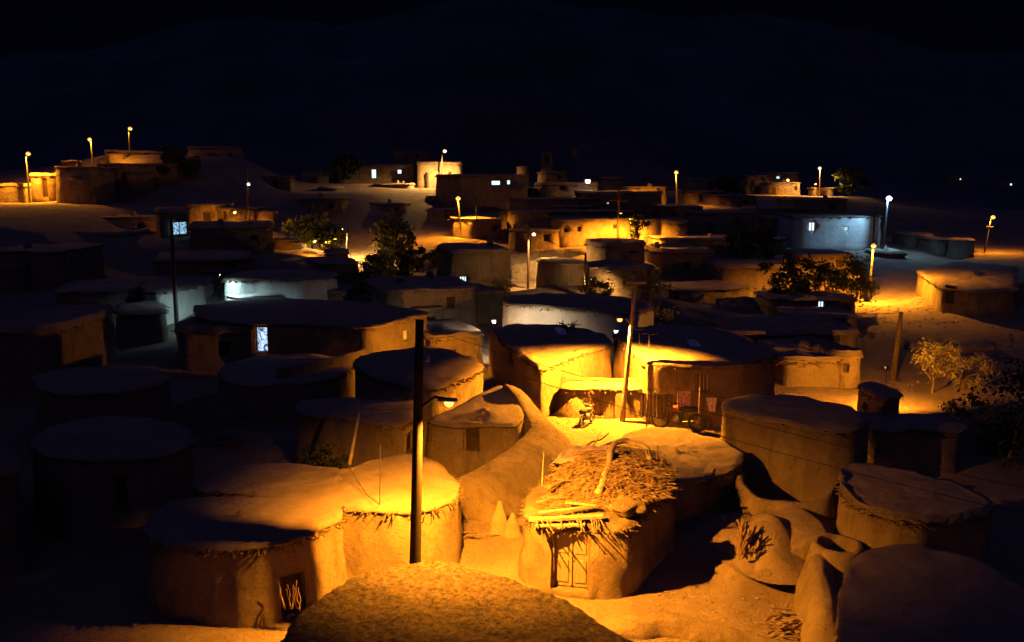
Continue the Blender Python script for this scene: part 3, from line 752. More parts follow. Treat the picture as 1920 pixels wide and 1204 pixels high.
house('dark cube-like mud tower behind the flat topped round house', [(1606,720),(1640,713),(1692,735),(1660,746)], 2.45, cv=0, step=0.16, rings=5, dome=0.03, lip=0.08, brush=8, amp=0.04, batter=0.02, seed=97.0, name='mud_house', ops=[('hole', 1622, 762, 8, 14)])

# clay oven with dark mouth
def oven():
    c = atz(1572, 1018, 1.25); root = thing('clay_oven', (c.x, c.y, ground(c.x, c.y)), 'open topped clay oven with a dark mouth between two round houses', 'oven')
    vs = []; fs = []; n = 40; g = ground(c.x, c.y)
    prof = [(0.85, g-0.3), (0.74, g+0.15), (0.64, 0.95), (0.60, 1.12), (0.54, 1.24), (0.44, 1.25), (0.38, 1.12), (0.38, 0.9), (0.34, g+0.1)]
    for r, z in prof:
        for k in range(n):
            a = 2*math.pi*k/n; rr = r*(1+0.10*nz(math.cos(a)*1.5, math.sin(a)*1.5, z*2))
            vs.append((c.x+rr*math.cos(a), c.y+rr*math.sin(a)*1.1, z+0.04*nz(math.cos(a)*2, math.sin(a)*2, 4)))
    for j in range(len(prof)-1):
        for k in range(n): fs.append((j*n+k, j*n+(k+1) % n, (j+1)*n+(k+1) % n, (j+1)*n+k))
    mk('oven_wall', vs, fs, MUD, root, True)
    b = MB()
    b.tube([(c.x, c.y, g+0.12), (c.x, c.y, g+0.18)], [0.40, 0.38], 20); b.build('ash_bed', DARKIN, root)
oven()
berm('low mud bank below the clay oven at the right house', [(1560,1230,0.6),(1552,1150,0.85),(1540,1085,1.0),(1538,1040,1.1)], 0.55, 0.55, 1, step=0.15)

# rounded mound with the wood hole
def mound():
    c = atz(1450, 1085, 0.0); g = ground(c.x, c.y)
    root = thing('mud_mound', (c.x, c.y, g), 'rounded mud mound with a hollow stuffed with sticks, beside the black shadow', 'mound')
    vs = []; fs = []; n = 56; m = 20
    for j in range(m+1):
        f = j/m
        for k in range(n):
            a = 2*math.pi*k/n
            r = f*1.0
            x = c.x+0.1+math.cos(a)*r*1.35; y = c.y+0.75+math.sin(a)*r*1.8
            h = 0.85*(0.5+0.5*math.cos(math.pi*f))**1.0+0.06*nz(x*1.5, y*1.5, 3)
            # hollow on the left side
            dx, dy = x-(c.x-0.62), y-(c.y+0.1)
            h -= 0.45*math.exp(-(dx*dx/0.05+dy*dy/0.16))
            vs.append((x, y, g-0.15*f+h))
    for j in range(m):
        for k in range(n):
            fs.append((j*n+k, j*n+(k+1) % n, (j+1)*n+(k+1) % n, (j+1)*n+k))
    mk('mound_body', vs, fs, MUD, root, True)
    b = MB(); rr = random.Random(5)
    for k in range(26):
        p = Vector((c.x-0.72+rr.uniform(-.1, .12), c.y+0.1+rr.uniform(-.3, .25), g+rr.uniform(0.25, 0.8)))
        d = Vector((rr.uniform(-.2, .3), rr.uniform(-.4, .4), rr.uniform(0.3, 1))).normalized()
        b.tube([p-d*0.25, p, p+d*0.25], [0.02, 0.03, 0.018], 6)
    b.build('stick_bundle', WOOD, root)
mound()
berm('low lit mud kerb running along the bottom of the littered yard', [(1120,1150,0.25),(1200,1165,0.35),(1245,1150,0.45),(1330,1172,0.4),(1450,1200,0.3),(1560,1230,0.3)], 0.45, 0.4, 1, step=0.12, amp=0.08)
berm('rising mud wall between the mound and the right houses', [(1425,958,0.85),(1460,952,1.05),(1500,950,1.25),(1540,985,1.2),(1552,1020,1.0)], 0.3, 1.3, 1, step=0.14, amp=0.06)

# ---------------------------------------------------------------- street lamps and poles
pole('tall dark wooden lamp pole in front of the low house with the lit roof', 775, 18.2, 787, 600, 0.125, POLE_BLACK, (842,757,'sodium',29500,dict(dd=-0.1, s=0.12, cone=146, tilt=(9, -9), blend=0.7)),
     insul=[(803,618),(803,648),(803,676)])
pole('lit street lamp on a leaning pole in front of the bright courtyard wall', 1165, 33.6, 1193, 515, 0.095, WOOD_PALE, (1162,600,'sodium',34000,dict(dd=0.1, s=0.12, cone=149, tilt=(-4, 3), blend=0.25)), cross=[(1190,530,0.8,0.2)])
pole('street lamp with an orange flare on the dirt road by the amber hut', 867, 95, 858, 368, 0.09, STEEL, (859,373,'sodium',14000,dict(s=0.24, cone=165)))
pole('street lamp with a curved arm before the lit hilltop wall', 828, 138, 829, 281, 0.09, STEEL, (834,284,'pale',45000,dict(s=0.26, dd=-2.5)))
pole('street lamp above the far rooftops right of the slanting lit roof', 1270, 117, 1267, 318, 0.10, STEEL, (1268,324,'sodium',12000,dict(s=0.25, cone=165, tilt=(0, 15))))
pole('far street lamp near the horizon above the ruined houses', 1537, 149, 1537, 312, 0.12, POLE, (1537,316,'pale',9000,dict(s=0.25)))
pole('tall street lamp with a cold blue light beside the long white house', 1655, 88.5, 1665, 368, 0.12, STEEL, (1667,373,'blue',3500,dict(s=0.26)))
pole('orange street lamp on a lit pole at the edge of the bare slope', 1628, 66, 1638, 456, 0.09, STEEL, (1638,462,'sodium',26000,dict(s=0.18, dd=-0.5, cone=170)))
pole('rightmost street lamp, leaning, with a short crossarm', 1845, 99, 1859, 402, 0.09, STEEL, (1862,408,'sodium',6000,dict(s=0.22)), cross=[(1854,425,0.9,0.1)])
pole('leftmost street lamp beside the small amber house', 56, 98, 48, 286, 0.09, STEEL, (53,289,'sodium',22000,dict(s=0.22)))
pole('second street lamp from the left, rising behind the dark flat houses', 176, 112, 170, 259, 0.09, STEEL, (168,262,'sodium',9000,dict(s=0.22)))
pole('highest street lamp on the left hilltop ridge', 243, 121, 240, 240, 0.09, STEEL, (244,242,'sodium',2600,dict(s=0.25)))
pole('thin street lamp before the scrub, its small bulb level with the amber house wall', 990, 75, 991, 414, 0.11, POLE, (1001,440,'pale',7000,dict(s=0.16, dd=-0.6, cone=160, tilt=(0, -15))))
pole('small street lamp with a whitish bulb above the dark trees left of centre', 650, 84, 651, 428, 0.11, STEEL, (641,432,'pale',22000,dict(s=0.18)))
pole('dark pole with a low bulb beside the yellow bushes', 1096, 60, 1098, 474, 0.10, POLE, (1109,527,'pale',2600,dict(s=0.13, dd=-1.0, tilt=(45, 15))))
pole('dark utility pole with a crossarm and an assumed hooded lamp before the lit village wall', 1159, 88, 1160, 345, 0.13, POLE, (1164,401,'sodium',16000,dict(s=0.18, dd=-3.0, hood=1)), cross=[(1160,377,1.8,0.1)])  # the hooded lamp on this pole is assumed, added to light the village wall
pole('dark bare utility pole leaning above the cube-like tower', 1673, 41, 1690, 585, 0.13, POLE)
pole('dark bare utility pole rising from the shadowed roofs at left', 332, 52, 320, 398, 0.13, POLE)
pole('thin dark pole in front of the amber walls at left', 466, 86, 462, 308, 0.11, POLE, (466,346,'white',0,dict(s=0.12, dd=-0.3)), name='utility_pole', cat='pole')
pole('pale thin pole standing on the amber hut', 895, 93, 893, 372, 0.09, STEEL)
pole('thin pole pair member beside the blue lit house end', 1636, 84, 1641, 385, 0.07, STEEL)

def at_col(px, d, z):
    depth = d*CT-(z-CZ)*ST
    return Vector(((px-960)/FPX*depth, d, z))
def P3(px, py, d): return atd(px, py, d)

wall_lamp('assumed hooded wall lamp hidden behind the dark cube-like tower', at_col(1662, 35.6, 2.0), 'sodium', 3000, (0, 1, 0), drop=0, tilt=(62, -8))  # assumed lamp, kept out of sight to light the wall and slope beyond
wall_lamp('small assumed hooded lamp on an added post behind the flat roofed house, facing the amber end wall', at_col(852, 40.0, 1.85), 'sodium', 2400, (0, 1, 0), s=0.07, tilt=(40, 55), post=1.8)  # unseen lamp and its post, both added so the amber end wall glows
wall_lamp('bright white wall lamp at the left end of the pale plastered house', P3(926, 603, 45), 'white', 900, (0, -1, 0), s=0.13, tilt=(65, -35))
wall_lamp('white tube lamp over the courtyard, beneath the yellow street lamp', P3(1155, 622, 35.5), 'white', 40, (0, -1, 0), s=0.11)
wall_lamp('assumed cold lamp on an added post between the two blue lit roofs at left', P3(411, 516, 52.5), 'blue', 850, (0, 1, 0), s=0.07, colr=(0.38, 0.66, 0.82), post=3.2, cone=170)  # assumed source of the blue light; its post is added to hold it up
wall_lamp('assumed warm lamp before the upper left amber row', P3(440, 398, 83.0), 'sodium', 3200, (0, -1, 0), s=0.08, tilt=(50, 0))  # no lamp visible here; an assumed one added to wash the amber walls
wall_lamp('round white lamp on the dark house in the centre distance', P3(1102, 342, 117), 'white', 60, (0, -1, 0), s=0.45)
wall_lamp('assumed warm lamp in the ruined houses on the far right ridge', P3(1478, 338, 143), 'sodium', 4500, (0, -1, 0), s=0.10, tilt=(50, 0))  # assumed lamp, added to light the ruin walls
wall_lamp('assumed warm lamp by the low amber wall left of the trees', P3(590, 452, 77), 'sodium', 900, (0, -1, 0), s=0.08, tilt=(50, 0))  # unseen, assumed lamp that brightens the low amber wall
wall_lamp('assumed warm lamp by the small far doorway house', P3(1530, 345, 146), 'sodium', 1500, (0, -1, 0), s=0.08, tilt=(50, 0))  # lamp assumed and added to light the front of the doorway house

# ---------------------------------------------------------------- middle and far houses
HG = None
F = farbox
# upper left
F('brick cornered house with a lit left edge, upper left', 102, 182, 312, 384, 96, 96.6, 7, mat=STONEWALL, cv=0)
F('wide dark flat roofed house below the highest left lamp', 184, 330, 308, 386, 103, 105, 9, cv=0)
F('small amber house with a doorway at the leftmost lamp', 58, 104, 328, 378, 99, 100, 6, ops=[('doorway', 85, 352, 10, 34)])
F('low lit wall block at the left edge of the photo', -60, 50, 347, 378, 99, 99, 4, mat=STONEWALL)
F('flat rubble house catching light on the left ridge', 196, 312, 284, 304, 117, 119, 9, mat=STONEWALL, roofmat=STONEWALL, tilt=-0.02)
F('little box house just behind the brick cornered one', 118, 152, 301, 314, 106, 107, 4)
F('dim ruin with broken walls on the left ridge', 352, 452, 276, 312, 128, 130, 6, mat=STONEWALL, amp=0.4)
F('amber house with a dark arched doorway in the upper left row', 345, 404, 383, 428, 87, 87, 5, ops=[('doorway', 388, 408, 16, 22)])
F('long amber lit house at the right of the upper left row', 404, 488, 389, 420, 87, 88, 5, ops=[('hole', 421, 404, 6, 16)])
F('short amber end house of the upper left row', 490, 520, 396, 420, 87, 88, 5)
F('low amber wall house above the small bright dome', 512, 574, 449, 476, 80, 81, 4)
F('dark house with a blue lit curtained window', 300, 352, 396, 470, 78, 79, 6, ops=[('curtain', 337, 428, 32, 28)])
F('broad dark house under the upper left amber row', 356, 512, 426, 476, 74, 76, 7)
F('long dim house behind the blue lit house', 290, 470, 486, 520, 62, 64, 7)
# blue lit group
house('pale blue lit mud house with a wavy roof edge', [(262,532),(290,512),(340,510),(398,516),(392,528),(340,540),(280,548)], 3.0, cv=1, step=0.3, rings=8, dome=0.1, lip=0.15, brush=5, mat=MUD_PALE, amp=0.08, seed=101)
house('mud house with a pale blue lit upper roof beside the assumed cold lamp', [(422,514),(470,506),(560,504),(640,510),(600,522),(500,520),(424,524)], 3.7, cv=1, step=0.35, rings=8, dome=0.1, lip=0.15, brush=5, mat=MUD_PALE, seed=103)
house('mud house with a brightly blue lit lower roof beside the assumed cold lamp', [(425,545),(450,532),(520,526),(598,532),(560,546),(500,552),(430,554)], 2.75, cv=1, step=0.3, rings=8, dome=0.15, lip=0.12, brush=6, mat=MUD_PALE, roofmat=MUD_PALE, seed=105)
F('small orange lit dome hut above the blue roofs', 606, 646, 474, 492, 72, 72, 2.2, cv=2, dome=0.35)
F('dark blue hut in front of the orange lit dome', 600, 674, 492, 540, 60, 61, 5, cv=0)
F('low dark round hut beside the tall dark left pole', 220, 312, 586, 640, 47, 48, 5, cv=2)
F('dark mud house with two cold lit windows in the centre', 722, 900, 540, 600, 52, 54, 7, cv=1)
F('dark mud house left of the amber scrub with tiny cold windows', 840, 956, 470, 552, 66, 67, 7, cv=1, dome=0.35, ops=[('lit', 868, 525, 13, 14, dict(bars=2)), ('lit', 850, 528, 5, 6)])
F('dark shed right of the amber end wall', 808, 905, 628, 670, 44, 45, 5, cv=0)
# far dark left
F('dark mud house high at the left edge', -40, 110, 470, 560, 62, 62, 7)
F('dark mud house with a rounded front, far left middle', 110, 235, 440, 520, 78, 78, 7, cv=2)
F('dim long mud house below the left amber house', 120, 300, 406, 450, 86, 87, 6)
F('dark low house left of the blue lit house', 90, 240, 545, 620, 52, 53, 7, cv=2)
F('lowest dark house on the left edge', -60, 100, 620, 720, 38, 38, 7, cv=2)
house('dark round mud house with a dim warm wall, left of the brush pile', [(60,702),(120,690),(220,686),(306,694),(318,712),(250,728),(140,736),(70,726)], 2.4, cv=1, step=0.3, rings=6, dome=0.1, lip=0.12, brush=5, seed=111)
house('wide dark mud house with a black doorway in the left foreground', [(55,822),(110,790),(220,776),(320,784),(360,812),(350,838),(260,856),(140,856),(70,845)], 2.4, cv=1, step=0.25, rings=8, dome=0.1, lip=0.12, brush=5, seed=113, ops=[('doorway', 228, 925, 30, 70)])
F('dark long house between the left houses', 320, 470, 620, 700, 42, 42, 6, cv=1)
F('unlit mud house at the lower left edge', -200, 60, 900, 1100, 19, 21, 5, cv=2, step=0.3)
# hilltop centre
F('hilltop house with an amber lit wall behind the curved lamp', 782, 862, 306, 352, 141, 141, 7, cv=0)
F('long dark hilltop house with two white lit windows', 632, 776, 308, 338, 148, 147, 7, cv=0, ops=[('lit', 701, 326, 9, 17, dict(bars=0)), ('lit', 749, 322, 8, 8, dict(bars=0))])
F('dim upper storey house at the top of the hill', 735, 802, 281, 304, 157, 157, 6, cv=0)
F('wide dark house with a bright white window below the hilltop', 866, 992, 328, 412, 114, 118, 10, cv=0, ops=[('lit', 930, 343, 18, 10, dict(bars=0)), ('lit', 954, 342, 6, 8, dict(bars=0))])
F('tiny hut on the slope right of the hilltop', 970, 992, 312, 332, 140, 140, 4)
F('small dark tower hut far up the central slope', 1016, 1036, 287, 315, 165, 165, 4, cv=0, ops=[('hole', 1026, 298, 8, 12)])
F('tallest narrow hut far up the central slope', 1072, 1084, 280, 300, 175, 175, 3, cv=0)
F('small amber hut beside the road lamp', 889, 942, 409, 452, 93, 95, 5, cv=0)
# centre village
F('amber house front at the left of the lit village wall', 970, 1050, 432, 464, 85, 86, 4, cv=0)
F('long amber village house with small wall holes', 1048, 1186, 410, 458, 87.5, 88.5, 6, cv=0, ops=[('hole', 1060, 432, 6, 8), ('hole', 1086, 430, 7, 9), ('hole', 1153, 425, 8, 8)])
F('amber upper wall house behind the long village house', 968, 1190, 396, 430, 92, 95, 4, cv=0)
F('dim purple house row behind the amber village wall', 975, 1125, 372, 400, 104, 106, 6, cv=0)
F('house with a slanting bright roof edge above the village', 1124, 1246, 362, 400, 106, 108, 10, cv=0, ops=[('lit', 1140, 381, 4, 4)])
F('dark house under the round white lamp', 1018, 1122, 345, 374, 118, 119, 7, cv=0, ops=[('hole', 1054, 352, 9, 8)])
F('flat house with a pale lit chimney block', 1175, 1250, 350, 364, 122, 122, 5, cv=0)
F('brightest yellow hut by the road at the village edge', 1204, 1246, 413, 452, 87, 88, 5, cv=1)
F('dark mouthed hut next to the brightest yellow one', 1247, 1292, 416, 450, 86, 86, 5, cv=1)
F('house with a dark overhanging roof under the far lamp', 1240, 1320, 386, 415, 100, 100, 6, ops=[('hole', 1262, 404, 6, 9), ('lit', 1298, 414, 8, 5, dict(bars=0))])
F('dim arched house behind the far lamp', 1285, 1360, 358, 384, 124, 124, 6, ops=[('doorway', 1318, 372, 14, 14)])
F('grey terraced house in the right distance', 1340, 1420, 366, 398, 120, 121, 8)
F('low purple house between terraces in the right distance', 1300, 1420, 398, 440, 98, 100, 6)
F('dark stone house before the far right ridge', 1420, 1500, 390, 442, 106, 106, 7, cv=0)
F('amber topped ruin on the far right ridge', 1448, 1502, 342, 368, 150, 151, 5, mat=STONEWALL)
F('dim house with a lit strip on the far right ridge', 1402, 1446, 330, 350, 158, 158, 5, cv=0)
F('grey house with one tiny white window on the far ridge', 1440, 1500, 325, 345, 165, 165, 5, cv=0, ops=[('lit', 1459, 333, 6, 5)])
F('little amber house with a dark doorway at the far lamp', 1528, 1566, 352, 372, 151, 151, 4, cv=0, ops=[('doorway', 1546, 364, 9, 12)])
F('long white plastered house lit blue at its right end', 1496, 1654, 405, 460, 91, 91, 7, cv=0, mat=MUD_PALE, ops=[('lit', 1522, 425, 11, 16, dict(bars=1)), ('lit', 1587, 429, 6, 8)])
F('dark shed with a pale blue side beside the cold street lamp', 1706, 1750, 440, 470, 100, 100, 5, cv=0)
F('small house with a glowing amber wall near the rightmost lamp', 1780, 1828, 450, 482, 95, 94, 4, cv=0, mat=MUD)
F('dark doorway shed left of the glowing amber wall', 1750, 1779, 449, 478, 96, 96, 4, cv=0)
F('rounded dark hut behind the orange slope lamp', 1656, 1706, 474, 540, 84, 84, 5, cv=2, dome=0.6)
house('wide mud house on the slope with an orange lit side wall and dark door', [(1720,508),(1768,539),(1830,546),(1905,542),(1905,500),(1800,488)], 2.6, cv=0, step=0.5, rings=5, dome=0.3, lip=0.15, brush=5, amp=0.12, rough=0.08, ops=[('doorway', 1780, 552, 20, 34)])
F('house of two storeys with a small dark window, right of centre', 1250, 1342, 472, 534, 74, 75, 7, cv=0, mat=MUD, ops=[('hole', 1288, 500, 13, 16)])
F('set back upper storey with a blue roof', 1252, 1480, 447, 480, 82, 84, 7, cv=0, ops=[('lit', 1355, 479, 7, 8)])
F('dim walled house beneath the dark vines', 1342, 1500, 500, 540, 70, 70, 5, ops=[('hole', 1352, 505, 6, 10)])
F('long low rubble house below the two storey house', 1282, 1422, 540, 580, 63, 66, 5, mat=STONEWALL, cv=1, ops=[('doorway', 1268, 560, 12, 30)])
F('rounded mud brown wall hut on the road bank', 1126, 1220, 459, 500, 71, 72, 5, cv=2)
F('bright round amber hut among the yellow bushes', 1056, 1116, 493, 534, 66, 67, 5, cv=2)
F('terrace house with a rough wall above the amber wall', 1490, 1616, 592, 628, 52, 52, 4, mat=STONEWALL, cv=1)
F('long dim terrace house above the amber wall', 1380, 1618, 624, 662, 45.5, 46, 5, mat=MUD, cv=1)
F('dark house with a small cold lit window among the vines', 1450, 1612, 560, 592, 58, 58, 5, cv=1, ops=[('lit', 1540, 572, 11, 14)])
F('amber lit mud house with rough eaves behind the blue roof', 1470, 1580, 672, 735, 39.5, 39.5, 4.5, cv=0, brush=8, amp=0.05)
F('small amber end house with a black window', 1582, 1616, 666, 735, 39.3, 39.6, 4, cv=0, ops=[('hole', 1587, 690, 10, 16)], amp=0.04)
F('low unlit house in the lower right dark', 1640, 1815, 800, 860, 27.5, 27.5, 1.8, cv=1, step=0.3)
F('tiny far house left of the leftmost lamp', -10, 30, 318, 350, 190, 190, 6, cv=0, ops=[('lit', 12, 334, 4, 12), ('lit', 12, 325, 7, 5)])

for lab, pth, w_ in [
  ('rubble terrace wall above the deep blue roof', [(1250,592,1.0),(1330,598,0.9),(1400,612,0.8),(1440,630,0.8)], 0.35),
  ('broken yard wall below the two storey house', [(1345,560,1.2),(1400,556,1.3),(1460,566,1.2)], 0.25),
  ('low field wall on the bare slope', [(1700,640,0.9),(1780,652,0.9),(1860,640,1.0)], 0.3),
  ('crumbling wall on the bank below the village road', [(960,500,2.0),(1000,488,2.6),(1045,484,2.9)], 0.35),
  ('roadside bank wall in front of the amber village houses', [(955,478,3.0),(1020,470,3.3),(1120,462,3.5),(1200,458,3.6)], 0.4),
  ('yard wall in the dark left of the blue lit house', [(120,560,2.2),(190,552,2.3),(260,556,2.2)], 0.25),
  ('narrow wall between the two dark left houses', [(330,760,1.4),(380,742,1.4),(440,730,1.4)], 0.22),
  ('stepped wall at the right of the amber lit dome', [(660,520,1.9),(700,528,1.7),(740,536,1.6)], 0.25)]:
    berm(lab, pth, w_, w_, 1, mat=STONEWALL, amp=0.16, step=0.5, flat_top=0.3)
F('stone hut stepping down from the long dark hilltop house', 700, 770, 345, 372, 132, 132, 5, mat=STONEWALL)
F('small dark house left of the amber hut', 800, 860, 392, 424, 108, 108, 5)
F('tiny dark house left of the hilltop houses', 560, 630, 320, 345, 150, 150, 6)
F('dark house perched left of the broad slope', 455, 545, 330, 360, 120, 121, 6)
F('long dark roofed house in the gap below the left ridge', 560, 640, 372, 402, 105, 105, 6)
F('dim mud house right of the bright amber hut', 1150, 1230, 505, 545, 60, 61, 5)
F('dim mud house below the long white house', 1500, 1600, 478, 515, 72, 72, 5)
F('low dark house behind the orange slope lamp', 1560, 1640, 520, 556, 70, 70, 4)

F('narrow box house between the ridge huts and the slanting roof', 1010, 1066, 322, 346, 134, 134, 5)
F('stepped hut left of the round white lamp', 944, 1006, 352, 374, 122, 122, 5)
F('low box house right of the far orange lamp', 1292, 1344, 336, 358, 136, 136, 5)
F('tiny hut behind the pale lit chimney house', 1128, 1170, 334, 350, 134, 134, 4)
F('small stone hut above the arched house', 1346, 1402, 342, 366, 138, 138, 5, mat=STONEWALL)
F('wide flat house before the ruined ridge houses', 1486, 1590, 374, 404, 112, 112, 7)
F('small dark hut on the shoulder left of the broad slope', 596, 636, 352, 374, 128, 128, 4)
F('mud hut wedged behind the amber village wall', 1040, 1110, 386, 402, 99, 99, 4)
F('low terrace house half way up the dark slope', 672, 760, 382, 408, 112, 112, 5, mat=STONEWALL)
F('small hut right beneath the hilltop amber wall', 800, 852, 366, 388, 122, 122, 4)
F('box house under the dark wide hilltop house', 950, 1010, 398, 424, 100, 101, 4)
F('stone hut at the left of the house with the dark overhang', 1196, 1240, 380, 402, 108, 108, 4, mat=STONEWALL)
F('little hut between the dark stone house and the long white one', 1440, 1492, 410, 440, 98, 98, 4)
F('flat mud house left of the dark vine trees', 1346, 1430, 448, 486, 82, 82, 5)
F('sloping roofed hut by the roadside bank', 1010, 1060, 488, 520, 70, 70, 3)
F('low shed in front of the blue lit roofs', 560, 640, 548, 580, 55, 55, 4)
F('mud shed below the dark house with tiny cold windows', 900, 950, 545, 580, 56, 57, 4)

F('tiny lone hut with one light far out on the right', 1790, 1812, 331, 342, 232, 232, 4, cv=0, ops=[('lit', 1801, 336, 3, 3, dict(bars=0))])
F('tiny lone hut with one light at the far right edge', 1886, 1908, 341, 352, 215, 215, 4, cv=0, ops=[('lit', 1896, 346, 4, 4, dict(bars=0))])

# ---------------------------------------------------------------- the branch heap on the roof of the door house
RZ = 1.85
def roofz(x, y): return RZ
def lump_sheet(name, label, cat, px0, px1, py0, py1, z, nx, ny, hfun, mat, group=None, parent=None, thick=0.05):
    pass
def crooked(mb, a, b, r0, r1, bend=0.1, n=8, sides=7, seed=0):
    a = Vector(a); b = Vector(b); L = (b-a).length
    pts = []
    for k in range(n+1):
        f = k/n; p = a.lerp(b, f)
        w = math.sin(math.pi*f)
        p += Vector((nz(f*2+seed, 1, 2), nz(f*2+seed, 5, 3), nz(f*2+seed, 9, 1)))*bend*L*(0.3+w)
        pts.append(p)
    mb.tube(pts, [r0+(r1-r0)*k/n+0.12*r0*nz(k*0.9, seed, 0) for k in range(n+1)], sides)
    return pts

# brush heap: thousands of twigs over a low mound, one heap
def heap():
    c = atz(1140, 905, 1.85); root_loc = (c.x, c.y, 1.8)
    t = thing('brush_heap', root_loc, 'heap of dry twigs and branches piled on the roof of the double door house', 'brush heap')
    rr = random.Random(12)
    poly = [atz(*p, 1.85) for p in [(1015,945),(1100,950),(1180,950),(1262,925),(1258,890),(1225,848),(1150,838),(1090,845),(1040,885)]]
    def inside(x, y):
        k = False; n = len(poly)
        for i in range(n):
            a, b = poly[i], poly[i-1]
            if (a.y > y) != (b.y > y) and x < (b.x-a.x)*(y-a.y)/(b.y-a.y)+a.x: k = not k
        return k
    xs = [p.x for p in poly]; ys = [p.y for p in poly]
    cx, cy = sum(xs)/len(xs), sum(ys)/len(ys)
    def hh(x, y):
        d = math.hypot((x-cx)/2.0, (y-cy)/1.9)
        return 1.78+0.58*max(0, 1-d*d)+0.10*nz(x*1.8, y*1.8, 3)
    # body of packed litter
    b = MB(); n = 60
    vs = []; idx = {}
    x0, x1, y0, y1 = min(xs), max(xs), min(ys), max(ys)
    for j in range(n):
        for i in range(n):
            x = x0+(x1-x0)*i/(n-1); y = y0+(y1-y0)*j/(n-1)
            if inside(x, y): idx[(i, j)] = len(vs); vs.append((x, y, hh(x, y)+0.05*nz(x*9, y*9, 1)+0.03*nz(x*20, y*20, 1)))
    fs = []
    for (i, j) in idx:
        q = [(i, j), (i+1, j), (i+1, j+1), (i, j+1)]
        if all(k in idx for k in q): fs.append(tuple(idx[k] for k in q))
    m = len(vs); low = [(v[0], v[1], 1.72) for v in vs]
    fs2 = [tuple(m+k for k in f[::-1]) for f in fs]
    ed = {}
    for f in fs:
        for k in range(4):
            e_ = (f[k], f[(k+1) % 4]); ed[e_] = ed.get(e_, 0)+1
    side = [(e_[1], e_[0], e_[0]+m, e_[1]+m) for e_ in ed if (e_[1], e_[0]) not in ed]
    mk('packed_litter', vs+low, fs+fs2+side, BRUSH, t, False)
    b = MB()
    for k in range(2600):
        x = rr.uniform(x0, x1); y = rr.uniform(y0, y1)
        if not inside(x, y): continue
        a = rr.choice([0.15, 0.3, 2.9, 1.3])+rr.uniform(-0.6, 0.6); L = rr.uniform(0.12, 0.55)
        z = hh(x, y)+rr.uniform(-0.02, 0.07)
        d = Vector((math.cos(a), math.sin(a), rr.uniform(-0.15, 0.25)))*L/2
        p = Vector((x, y, z)); r = rr.uniform(0.004, 0.014)
        m_ = p+Vector((rr.uniform(-.03, .03), rr.uniform(-.03, .03), rr.uniform(0, .04)))
        b.tube([p-d, m_, p+d], [r, r, r*0.5], 3, False)
    b.build('twigs', TWIG, t)
    b = MB()
    for (p, q, r0, r1, sd_) in [((1028,918,1.95),(1075,888,2.15),0.05,0.03,1),((1075,888,2.15),(1110,865,2.3),0.03,0.015,4),((1040,870,2.0),(1088,850,2.2),0.025,0.01,2),
            ((1090,846,2.1),(1142,812,2.35),0.04,0.015,3),((1100,850,2.1),(1150,828,2.2),0.05,0.03,5),((1110,838,2.1),(1128,808,2.55),0.02,0.006,6),((1235,905,1.95),(1268,908,2.0),0.03,0.02,7),
            ((1215,918,1.95),(1275,915,1.9),0.03,0.02,8),((1215,930,1.9),(1268,935,1.85),0.035,0.02,9),((1228,900,1.9),(1210,842,2.5),0.035,0.015,10),((1240,898,1.9),(1238,846,2.45),0.03,0.012,11),
            ((1232,880,2.0),(1232,835,2.6),0.03,0.01,12),((1170,895,2.2),(1198,908,2.2),0.012,0.008,13)]:
        b = MB(); crooked(b, atz(*p), atz(*q), r0, r1, 0.08, seed=sd_*3.3); b.build('branch', WOOD, t, True)
heap()
def forked_log():
    pts = [atz(1120, 926, 1.95), atz(1130, 905, 2.1), atz(1140, 878, 2.3), atz(1144, 850, 2.5), atz(1152, 832, 2.62), atz(1175, 826, 2.62), atz(1200, 833, 2.55), atz(1215, 843, 2.45), atz(1218, 862, 2.3)]
    t = thing('forked_log', pts[0], 'thick bent log standing in an arch over the branch heap', 'log')
    q = []
    for i in range(len(pts)-1):
        for k in range(3):
            f = k/3; q.append(pts[i].lerp(pts[i+1], f)+Vector((nz(i+f, 1)*0.05, 0, nz(i+f, 7)*0.05)))
    q.append(pts[-1]); n = len(q)
    MB().tube(q, [0.095-0.03*k/n+0.012*nz(k*0.8, 3) for k in range(n)], 12).build('log_trunk', WOOD_PALE, t, True)
    b = MB(); crooked(b, atz(1146, 850, 2.5), atz(1165, 862, 2.2), 0.05, 0.02, 0.1); b.build('log_branch', WOOD, t, True)
forked_log()
# boards laid over the door
def lintel():
    t = thing('board_stack', atz(1045, 960, 1.85), 'pale split boards laid along the front edge of the door house roof', 'boards')
    for (a, c, r) in [((1010,962,1.84),(1112,950,1.86),0.035),((992,974,1.80),(1130,968,1.84),0.045),((1004,986,1.74),(1096,984,1.76),0.03),((1060,942,1.9),(1118,948,1.92),0.025)]:
        p, q = atz(*a), atz(*c); d = (q-p)
        n_ = Vector((-d.y, d.x, 0)).normalized()
        MB().box((p+q)/2, d/2, n_*r*1.8, Vector((0, 0, r*0.6))).build('board', WOOD_PALE, t)
    b = MB(); rr = random.Random(3)
    for k in range(26):
        x = rr.uniform(1005, 1125); p = atz(x, 978+rr.uniform(-6, 6), 1.78); q = p+Vector((rr.uniform(-.12, .12), -rr.uniform(0.15, 0.35), rr.uniform(-.12, .02)))
        b.tube([p+Vector((0, 0.25, 0.03)), q], [0.02, 0.012], 5)
    b.build('joist_ends', WOOD, t)
lintel()
def rock(label, px, py, z, r, name='boulder', cat='rock', mat=None, seed=1.0, n=18, m=12):
    c = atz(px, py, z)
    b = MB().blob((0, 0, 0), r, n, m, 0.45, 1.6, seed)
    vs = [Vector(v)+c for v in b.v]
    o = mk(name, vs, b.f, mat or ROCK, None, True, orig=c-Vector((0, 0, 0.1)))
    return tag(o, label, cat)
